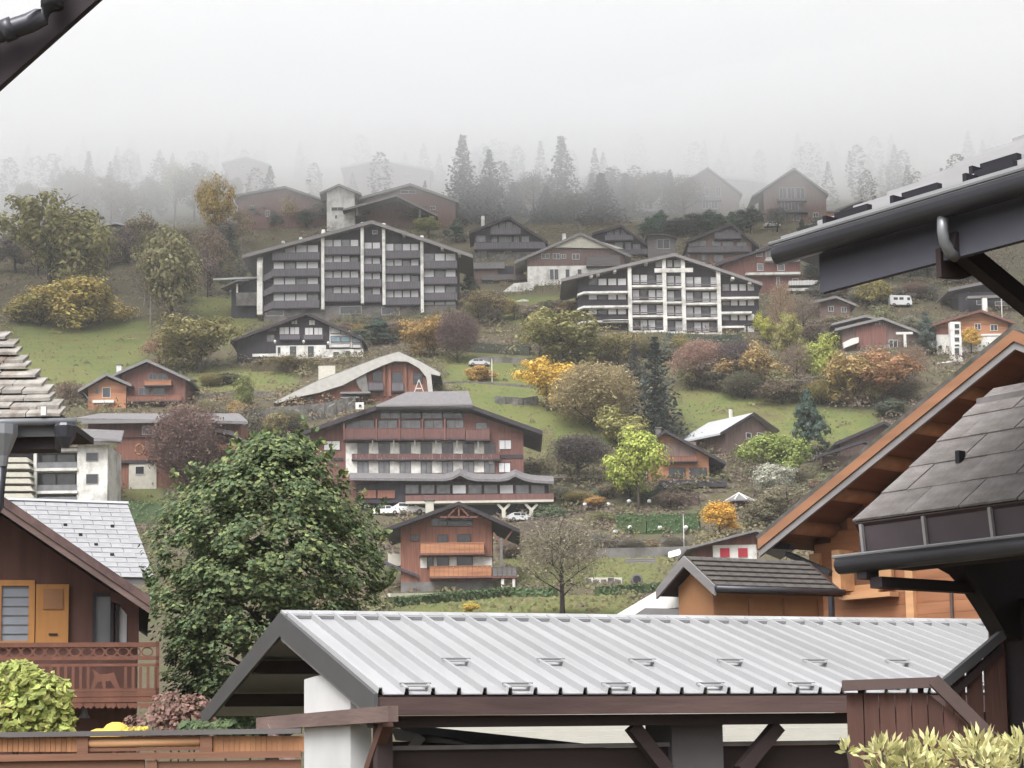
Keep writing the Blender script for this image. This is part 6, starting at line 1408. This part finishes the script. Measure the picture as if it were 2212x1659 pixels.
for k in range(6):
    x0, _ = h.L(4, 1300, -.06); x1, _ = h.L(61, 1300, -.06); z_ = h.L(30, 1268 + k * 20, -.06)[1]; b = MB(); b.box(x0, x1, -.07, -.05, z_ - .015, z_); b.build('blind_slat', m_edge, w)
o = h.rect('shutter', 76, 1262, 148, 1392, -.1, -.04, m_shutter); h.rect('shutter_panel', 93, 1272, 136, 1316, -.13, -.101, m_amber, parent=o); h.rect('shutter_latch', 105, 1368, 124, 1372, -.13, -.101, m_black, parent=o)
h.rect('window_post', 64, 1262, 75, 1392, -.12, -.03, m_shutter)
h.window(207, 1288, 238, 1388, y=-.03, frame=m_edgedk, pane=m_glassgr); h.window(257, 1310, 274, 1388, y=-.03, frame=m_edgedk, pane=m_curtain)
h.poly('corner_gable', [(238, 1275), (300, 1300), (300, 1392), (276, 1392), (276, 1330), (258, 1305), (240, 1300)], -.3, -.12, m_chaldk)
yb = -1.3
def bx(name, u0, v0, u1, v1, d=.06, m=m_balc, y=yb, par=None): return h.rect(name, u0, v0, u1, v1, y, y + d, m, parent=par)
bal = h.rect('balcony_floor', -60, 1496, 344, 1506, yb, 0, m_balc)
bx('handrail', -60, 1388, 343, 1398, .1, par=bal); bx('mid_rail', -60, 1418, 343, 1426, .07, par=bal); bx('lower_rail', -60, 1434, 343, 1440, .06, par=bal); bx('bottom_rail', -60, 1488, 344, 1495, .08, par=bal)
for k in range(14):
    u = -20 + k * 26; x, z = h.L(u, 1408, yb + .02); q = MB()
    for j in range(10):
        a0 = 2 * math.pi * j / 10; a1 = 2 * math.pi * (j + 1) / 10; q.bar((x + .11 * math.cos(a0), yb + .03, z + .09 * math.sin(a0)), (x + .11 * math.cos(a1), yb + .03, z + .09 * math.sin(a1)), .025, .03)
    q.build('carved_ring', m_balc, bal)
for k in range(24):
    u = -40 + k * 16.2
    if 200 < u < 256: continue
    bx('baluster', u, 1440, u + 6.5, 1488, .04, par=bal)
# carved deer shaped board in the middle panel
pts = [(196, 1488), (204, 1462), (200, 1446), (208, 1450), (214, 1456), (232, 1456), (246, 1452), (250, 1464), (260, 1488), (250, 1488), (238, 1470), (228, 1472), (228, 1488), (222, 1488), (220, 1472), (210, 1474), (204, 1488)]
h.poly('carved_panel', pts, yb + .005, yb + .035, m_balc, parent=bal)
bx('apron', -60, 1507, 344, 1518, .04, par=bal)
for k in range(17):
    u = -60 + k * 24; h.poly('scalloped_board', [(u, 1519), (u + 23, 1519), (u + 23, 1525), (u + 17, 1531), (u + 11, 1528), (u + 5, 1531), (u, 1525)], yb + .004, yb + .03, m_balc, parent=bal)
bx('corner_post', 336, 1385, 344, 1500, .1, par=bal)
b = MB(); x, z = h.L(182, 1540, -.9); b.lathe([(.02, z + .15), (.05, z + .1), (.07, z - .02), (.12, z - .1), (.02, z - .11)], 10, (x, -.9)); b.build('hanging_bell', m_gutterlt, h.e)
# slate roof behind
h = House('pale_slate_roof_house', 'house with pale grey slate roof behind the balcony chalet', 'house', 275, 1090, 58.0, -69.5)
A = Vector(h.L(275, 1090)); Ep = Vector(h.L(333, 1248)); LNs = 9.0
dd = Ep - A; ln = dd.length; du_ = dd / ln; nn = Vector((-du_.y, du_.x)); nn = nn if nn.y > 0 else -nn
b = MB(); b.prism([tuple(A), tuple(Ep), tuple(Ep - Vector((0, .2))), tuple(A - Vector((0, .22))), (A.x - (Ep.x - A.x), Ep.y - .2), (A.x - (Ep.x - A.x), Ep.y)], -LNs, 0); b.build('roof_deck', m_roofgr, h.e)
rw = 16; tl = ln / rw; tw = .62
tm = MB(); q = lambda a, hh, y: (lambda w_: (w_.x, y, w_.y))(du_ * a + nn * hh)
tm.add([q(0, .012, 0), q(tl * 1.15, .03, 0), q(tl * 1.15, .03, -tw + .02), q(0, .012, -tw + .02), q(0, 0, 0), q(tl * 1.15, .012, 0), q(tl * 1.15, .012, -tw + .02), q(0, 0, -tw + .02)], [(3, 2, 1, 0), (4, 5, 6, 7), (1, 5, 4, 0), (2, 6, 5, 1), (3, 7, 6, 2), (0, 4, 7, 3)])
tmesh = tm.mesh('slate', m_slatelt); rnd = random.Random(9)
hm_ = MB(); hm_.v = [(a, b_ * .5, c) for a, b_, c in tm.v]; hm_.f = tm.f; hmesh = hm_.mesh('slate', m_slatelt)
for r in range(rw):
    p0 = A + du_ * (tl * r); y = 0.0
    if r % 2: link('slate', hmesh, h.e, loc=(p0.x, 0, p0.y + .004)); y = -tw / 2
    while y > -LNs + tw: link('slate', tmesh, h.e, loc=(p0.x + rnd.uniform(-.008, .008), y, p0.y + rnd.uniform(0, .014))); y -= tw
b = MB(); b.prism([tuple(A + Vector((.1, .02))), tuple(A + Vector((0, .1))), tuple(A + Vector((-.2, .0))), tuple(A + Vector((0, .0)))], -LNs, .03); b.build('ridge_cap', m_rooflt, h.e)
for k in range(9):
    a = (.35 + .13 * (k // 2)) * ln; p0 = A + du_ * a; y = -.7 - ((k * 1.37) % 3.1)
    b = MB(); b.box(p0.x - .04, p0.x + .04, y - .05, y + .05, p0.y, p0.y + .1); b.build('snow_hook', m_black, h.e)
b = MB(); b.box(A.x - 3, Ep.x - .5, -LNs, -.6, -12, Ep.y - .1); b.build('wall', m_white, h.e)

# ------------------------------------------------------------------ shingle roof corner at the left
h = House('shingle_roof_house', 'old wooden shingle roof corner with gutter at the left edge', 'house', 132, 893, 27.0, 0)
vr = [(0, 712), (40, 762), (75, 810), (100, 845), (118, 870), (136, 893)]
Rt = [Vector(h.L(u, v)) for u, v in vr]
rows = 11; rnd = random.Random(21)
xl = h.L(-260, 800)[0]
for r in range(rows):
    f = r / rows; v = 893 - f * 181; 
    ue = np.interp(v, [p[1] for p in vr], [p[0] for p in vr]); xr, z = h.L(ue, v, f * 2.2)
    x = xr + rnd.uniform(-.05, .05); y = f * 2.2
    while x > xl:
        wd_ = rnd.uniform(.28, .6); tk = rnd.uniform(.03, .06); zt_ = z + rnd.uniform(-.015, .02)
        b = MB(); b.add([(x - wd_ + .012, y - .04, zt_), (x, y - .04, zt_ + rnd.uniform(-.01, .01)), (x, y + .32, zt_ + .16), (x - wd_ + .012, y + .32, zt_ + .16), (x - wd_ + .012, y - .04, zt_ - tk), (x, y - .04, zt_ - tk), (x, y + .32, zt_ + .1), (x - wd_ + .012, y + .32, zt_ + .1)],
                         [(0, 1, 2, 3), (7, 6, 5, 4), (0, 4, 5, 1), (1, 5, 6, 2), (2, 6, 7, 3), (3, 7, 4, 0)]); b.build('shingle', m_shing, h.e); x -= wd_
zE = h.L(100, 893)[1]
b = MB(); b.add([(xl, -.0, zE - .05), (Rt[-1].x - .05, 0, zE - .05), (Rt[0].x - .05, 2.4, Rt[0].y - .12), (xl, 2.4, Rt[0].y - .12), (xl, 0, zE - .2), (Rt[-1].x - .05, 0, zE - .2), (Rt[0].x - .05, 2.4, Rt[0].y - .27), (xl, 2.4, Rt[0].y - .27)], [(0, 1, 2, 3), (7, 6, 5, 4), (0, 4, 5, 1), (1, 5, 6, 2), (2, 6, 7, 3), (3, 7, 4, 0)]); b.build('roof_deck', m_soffit, h.e)
x1, z1 = h.L(164, 910, -.12); b = MB(); b.tube([(xl, -.12, z1), (x1, -.12, z1)], .055, 8); b.build('gutter', m_gutterlt, h.e, True)
h.rect('fascia', -260, 913, 150, 945, -.04, .02, m_trimgr); h.rect('eave_beam', -260, 936, 118, 972, .1, .5, m_soffit); h.rect('soffit', -260, 896, 130, 910, .0, 2.2, m_soffit)
h.rect('bracket', 88, 878, 99, 897, -.2, -.12, m_frame)
b = MB(); x, z = h.L(142, 922, -.1); b.lathe([(.05, z - .3), (.14, z - .16), (.17, z), (.15, z + .04)], 10, (x, -.1)); b.build('gutter_outlet', m_gutter, h.e)
b = MB(); x, z = h.L(8, 940, -.3); b.lathe([(.06, z - .45), (.08, z - .3), (.2, z), (.2, z + .14)], 10, (x, -.3)); b.build('rain_hopper', m_gutterlt, h.e)
b = MB(); b.tube([(x, -.3, z - .4), (x - .05, -.25, z - 1.0), (x - .5, 0, z - 1.6)], .06, 8); b.build('downpipe', m_gutter, h.e, True)
xw = h.L(-330, 1000, 1.0)[0]; b = MB(); b.box(xl - 3, xw, 1.0, 3.2, -7, zE - .1); b.build('wall', m_cream, h.e)

# ------------------------------------------------------------------ dark roof corner with pipe, top left
h = House('roof_corner', 'dark eave board with grey drain pipe in the top left corner', 'house', 100, 60, 7.0, 0)
b = MB(); b.prism([h.L(u, v) for u, v in ((212, -4), (-2, 187), (-200, 364), (-200, 250), (-2, 88), (60, 48), (112, -4), (300, -190), (420, -190))], .0, .04); b.build('eave_board', m_soffit, h.e)
pts = [h.L(u, v, -.07) for u, v in ((-120, 105), (-40, 82), (20, 64), (62, 50), (90, 36), (108, 14), (112, -12), (112, -80))]
b = MB(); b.tube([(x, -.07, z) for x, z in pts], .038, 12); b.build('drain_pipe', m_gutter, h.e, True)
b = MB(); xa = h.L(-900, 200)[0]; xb = h.L(-215, 200)[0]; b.box(xa, xb, -1.6, .03, -h.P.z, h.L(-215, 330)[1]); b.build('wall', m_cream, h.e)
x, z = h.L(113, 4, -.07); b = MB(); b.tube([(x, -.07, z - .02), (x, -.07, z + .04)], .044, 12); b.build('pipe_collar', m_gutter, h.e, True)
x, z = h.L(18, 65, -.07); b = MB(); b.tube([(x - .02, -.07, z - .006), (x + .02, -.07, z + .01)], .044, 12); b.build('pipe_collar', m_gutter, h.e, True)

# ------------------------------------------------------------------ fence, bottom left
h = House('timber_fence', 'amber timber fence with rail cap at the bottom left', 'fence', 300, 1700, 21.0, 3)
h.rect('cap', -60, 1578, 650, 1589, -.1, .1, m_greywood)
for a, c in ((-30, 165), (460, 650)):
    u = a
    while u < c: h.rect('slat', u, 1590, u + 11, 1624, -.02, .01, m_fence); u += 11.6
h.rect('post', 166, 1590, 190, 1628, -.06, .06, m_fencedk); h.rect('post', 432, 1590, 458, 1628, -.06, .06, m_fencedk)
x0, z0 = h.L(190, 1606); x1, _ = h.L(432, 1606); b = MB(); b.tube([(x0, 0, z0), (x1, 0, z0)], .05, 10); b.build('log_rail', m_orange2, h.e, True)
h.rect('panel_rail', 190, 1590, 432, 1598, -.03, .02, m_fencedk); h.rect('panel_rail', 190, 1615, 432, 1622, -.03, .02, m_fencedk)
h.rect('middle_rail', -60, 1626, 650, 1641, -.07, .05, m_fencedk); h.rect('post', 314, 1643, 338, 1900, -.05, .05, m_fencedk)
for k, v in enumerate((1643, 1665)): h.rect('board', -60, v, 312, v + 20, -.02, .02, m_fencedk); h.rect('board', 340, v, 650, v + 20, -.02, .02, m_beam if k else m_fencedk)

# ------------------------------------------------------------------ foreground planting
def big_tree():
    rnd = random.Random(12); Y = 46.0; base = at(585, 1620, Y); sc_ = Y / F
    base.z = gz(base.x, base.y); e = empty('linden_tree', base); put(e, 'dense dark green leafy tree in front of the hotel', 'tree')
    top = at(585, 955, Y); H_ = top.z - base.z
    t = MB(); t.tube([(0, 0, -.2), (.05, 0, 1.2), (-.05, .05, 3), (.0, 0, H_ * .85)], [.22, .18, .13, .03], 10)
    for i in range(14):
        z = 1.4 + i * .38; a = i * 2.4; l = 2.4 - i * .1
        t.tube([(0, 0, z), (math.cos(a) * l * .5, math.sin(a) * l * .5, z + l * .3), (math.cos(a) * l, math.sin(a) * l, z + l * .45)], [.07, .045, .012], 5)
    t.build('trunk', m_bark, e, True)
    # outline half widths by height, read from the photograph (v, left u, right u)
    prof = [(950, 575, 640), (985, 505, 690), (1020, 440, 715), (1060, 395, 745), (1100, 345, 795), (1150, 330, 830), (1200, 325, 830), (1260, 318, 835), (1320, 312, 800), (1380, 330, 770), (1440, 345, 700), (1500, 370, 640), (1560, 420, 600)]
    b = MB(); b2 = MB(); vs_ = [p[0] for p in prof]
    for i in range(760):
        v = rnd.uniform(955, 1555); l = np.interp(v, vs_, [p[1] for p in prof]); r = np.interp(v, vs_, [p[2] for p in prof])
        a = rnd.uniform(0, 2 * math.pi); q = math.sqrt(rnd.uniform(.08, 1)); cu = (l + r) / 2 + (r - l) / 2 * .98 * q * math.cos(a)
        dep = math.sin(a) * q * (r - l) / 2 * sc_ * .9
        c = at(cu, v, Y); c.y += dep; c = c - base
        R_ = rnd.uniform(.2, .55); od = Vector((math.cos(a), math.sin(a), .35))
        for k in range(62):
            ed = rdir(rnd); rr = R_ * rnd.uniform(.3, 1)
            leafquad(b if rnd.random() < .7 else b2, c + Vector((ed.x * rr, ed.y * rr, ed.z * rr * .7)), ed * .5 + od * .6 + Vector((0, 0, .75)), rnd.uniform(.06, .125), rnd, 1.25, 6)
    for i in range(36):      # loose shoots breaking the outline
        v = rnd.uniform(950, 1330); l = np.interp(v, vs_, [p[1] for p in prof]); r = np.interp(v, vs_, [p[2] for p in prof])
        sd = rnd.choice((-1, 1)); cu = (l + r) / 2 + sd * (r - l) / 2 * rnd.uniform(.9, 1.0)
        if i % 3 == 0: v = 975 + abs(cu - 590) * rnd.uniform(.2, .45); cu = rnd.uniform(470, 720); v = np.interp(cu, [440, 575, 640, 720], [1020, 950, 950, 1030])
        c = at(cu, v, Y) - base; d = Vector((sd * rnd.uniform(.3, 1), rnd.uniform(-.5, .5), rnd.uniform(.4, 1))).normalized(); L_ = rnd.uniform(.3, .65)
        for k in range(16):
            p = c + d * L_ * rnd.random() + rdir(rnd) * .09; leafquad(b2 if rnd.random() < .5 else b, p, rdir(rnd) + Vector((0, 0, .8)), rnd.uniform(.09, .16), rnd, 1.25, 6)
    o = b.build('crown', m_leaf, e); o.color = srgb(100, 118, 80, 1.6); o['kind'] = 'stuff'; o = b2.build('yellowing_leaves', m_leaf, e); o.color = srgb(144, 156, 96, 1.4); o['kind'] = 'stuff'
big_tree()
def leafy(name, label, blobs, Y, n, size, col, k=1.6, asp=1.9, cat='shrub', seed=3, kind=6, upb=.6):
    rnd = random.Random(seed); c0 = at(blobs[0][0], blobs[0][1], Y); root = Vector((c0.x, c0.y, gz(c0.x, c0.y))); e = empty(name, root); put(e, label, cat)
    b = MB(); t = MB()
    for (u, v, ru, rv) in blobs:
        c = at(u, v, Y) - root; rx = ru * Y / F; rz = rv * Y / F
        t.tube([(c.x * .4, c.y * .4, 0), (c.x, c.y, c.z)], [.03, .012], 5)
        for i in range(n):
            d = rdir(rnd); q = rnd.uniform(.4, 1) ** .5
            leafquad(b, c + Vector((d.x * rx * q, d.y * rx * q, d.z * rz * q)), d * .6 + Vector((0, -.3, upb)) + rdir(rnd) * .5, size * rnd.uniform(.6, 1.25), rnd, asp, kind)
    t.build('stems', m_bark, e); o = b.build('foliage', m_leaf, e); o.color = srgb(*col, k=k); o['kind'] = 'stuff'
leafy('green_bush', 'bright yellow green leafy bush at the bottom left below the balcony', [(40, 1470, 62, 50), (100, 1510, 60, 60), (30, 1550, 80, 70), (120, 1560, 45, 50)], 25.0, 420, .075, (168, 176, 92), 1.75, 1.7)
leafy('ivy_bush', 'dark green leafy bush behind the fence beside the shelter gable', [(420, 1575, 40, 22), (500, 1572, 50, 20), (560, 1580, 40, 18)], 27.5, 240, .08, (104, 122, 84), 1.6)
leafy('red_shrub', 'dull reddish brown shrub mass beside the balcony chalet', [(370, 1530, 50, 40), (420, 1540, 45, 45), (330, 1570, 70, 35), (390, 1570, 60, 40)], 36.0, 500, .07, (150, 116, 104), 1.5, 1.6, kind=4)
leafy('yellow_flowers', 'small yellow flowering plant behind the fence', [(300, 1578, 22, 10), (275, 1580, 14, 10)], 24.5, 70, .05, (224, 200, 70), 1.8)
h = House('yellow_cover', 'domed yellow cloth cover behind the fence', 'cover', 250, 1590, 25.0)
x, z = h.L(250, 1590); b = MB(); b.lathe([(.2, z - .08), (.2, z), (.18, z + .08), (.12, z + .15), (.05, z + .18)], 12, (x, 0)); b.build('dome', mat('yellow cloth', srgb(236, 184, 62, 1.7), var=.12, rough=.8), h.e, True)
b = MB(); b.lathe([(.17, z - .08), (.19, z - .02), (.15, z + .06), (.05, z + .1)], 12, (x - .22, .05)); b.build('fold', MATS['yellow cloth'], h.e, True)
b = MB(); b.tube([(x, 0, z - 2.2), (x, 0, z - .07)], .04, 6); b.build('stake', m_fencedk, h.e)
def variegated():
    rnd = random.Random(44); Y = 11.5; c0 = at(2040, 1700, Y); root = Vector((c0.x, c0.y, 0)); e = empty('variegated_shrub', root); put(e, 'pale yellow variegated shrub at the bottom right corner', 'shrub'); b = MB(); t = MB()
    for (u, v, w) in ((1830, 1622, 14), (1905, 1622, 42), (1962, 1640, 45), (2010, 1618, 45), (2070, 1636, 55), (2110, 1612, 50), (2160, 1628, 55), (2205, 1612, 45), (2250, 1610, 50), (2140, 1655, 60), (2000, 1665, 60), (1920, 1668, 50), (2200, 1660, 60)):
        c = at(u, v, Y + rnd.uniform(-.2, .3)) - root; t.tube([(c.x * .6, c.y * .6, .2), (c.x, c.y, c.z)], [.012, .006], 5)
        for i in range(int(w * 1.5)):
            d = rdir(rnd); p = c + Vector((d.x, d.y, d.z * .6)) * (w * Y / F) * rnd.uniform(.2, .9); ax = (d + Vector((0, 0, .9)) + rdir(rnd) * .4).normalized(); sd = ax.cross(rdir(rnd)).normalized(); L_ = rnd.uniform(.05, .11); k = len(b.v)
            b.v += [tuple(p), tuple(p + ax * L_ * .5 + sd * .014), tuple(p + ax * L_), tuple(p + ax * L_ * .5 - sd * .014)]; b.f.append((k, k + 1, k + 2, k + 3))
    t.build('stems', m_bark, e); o = b.build('foliage', m_leaf, e); o.color = srgb(222, 218, 152, 1.5); o['kind'] = 'stuff'
variegated()
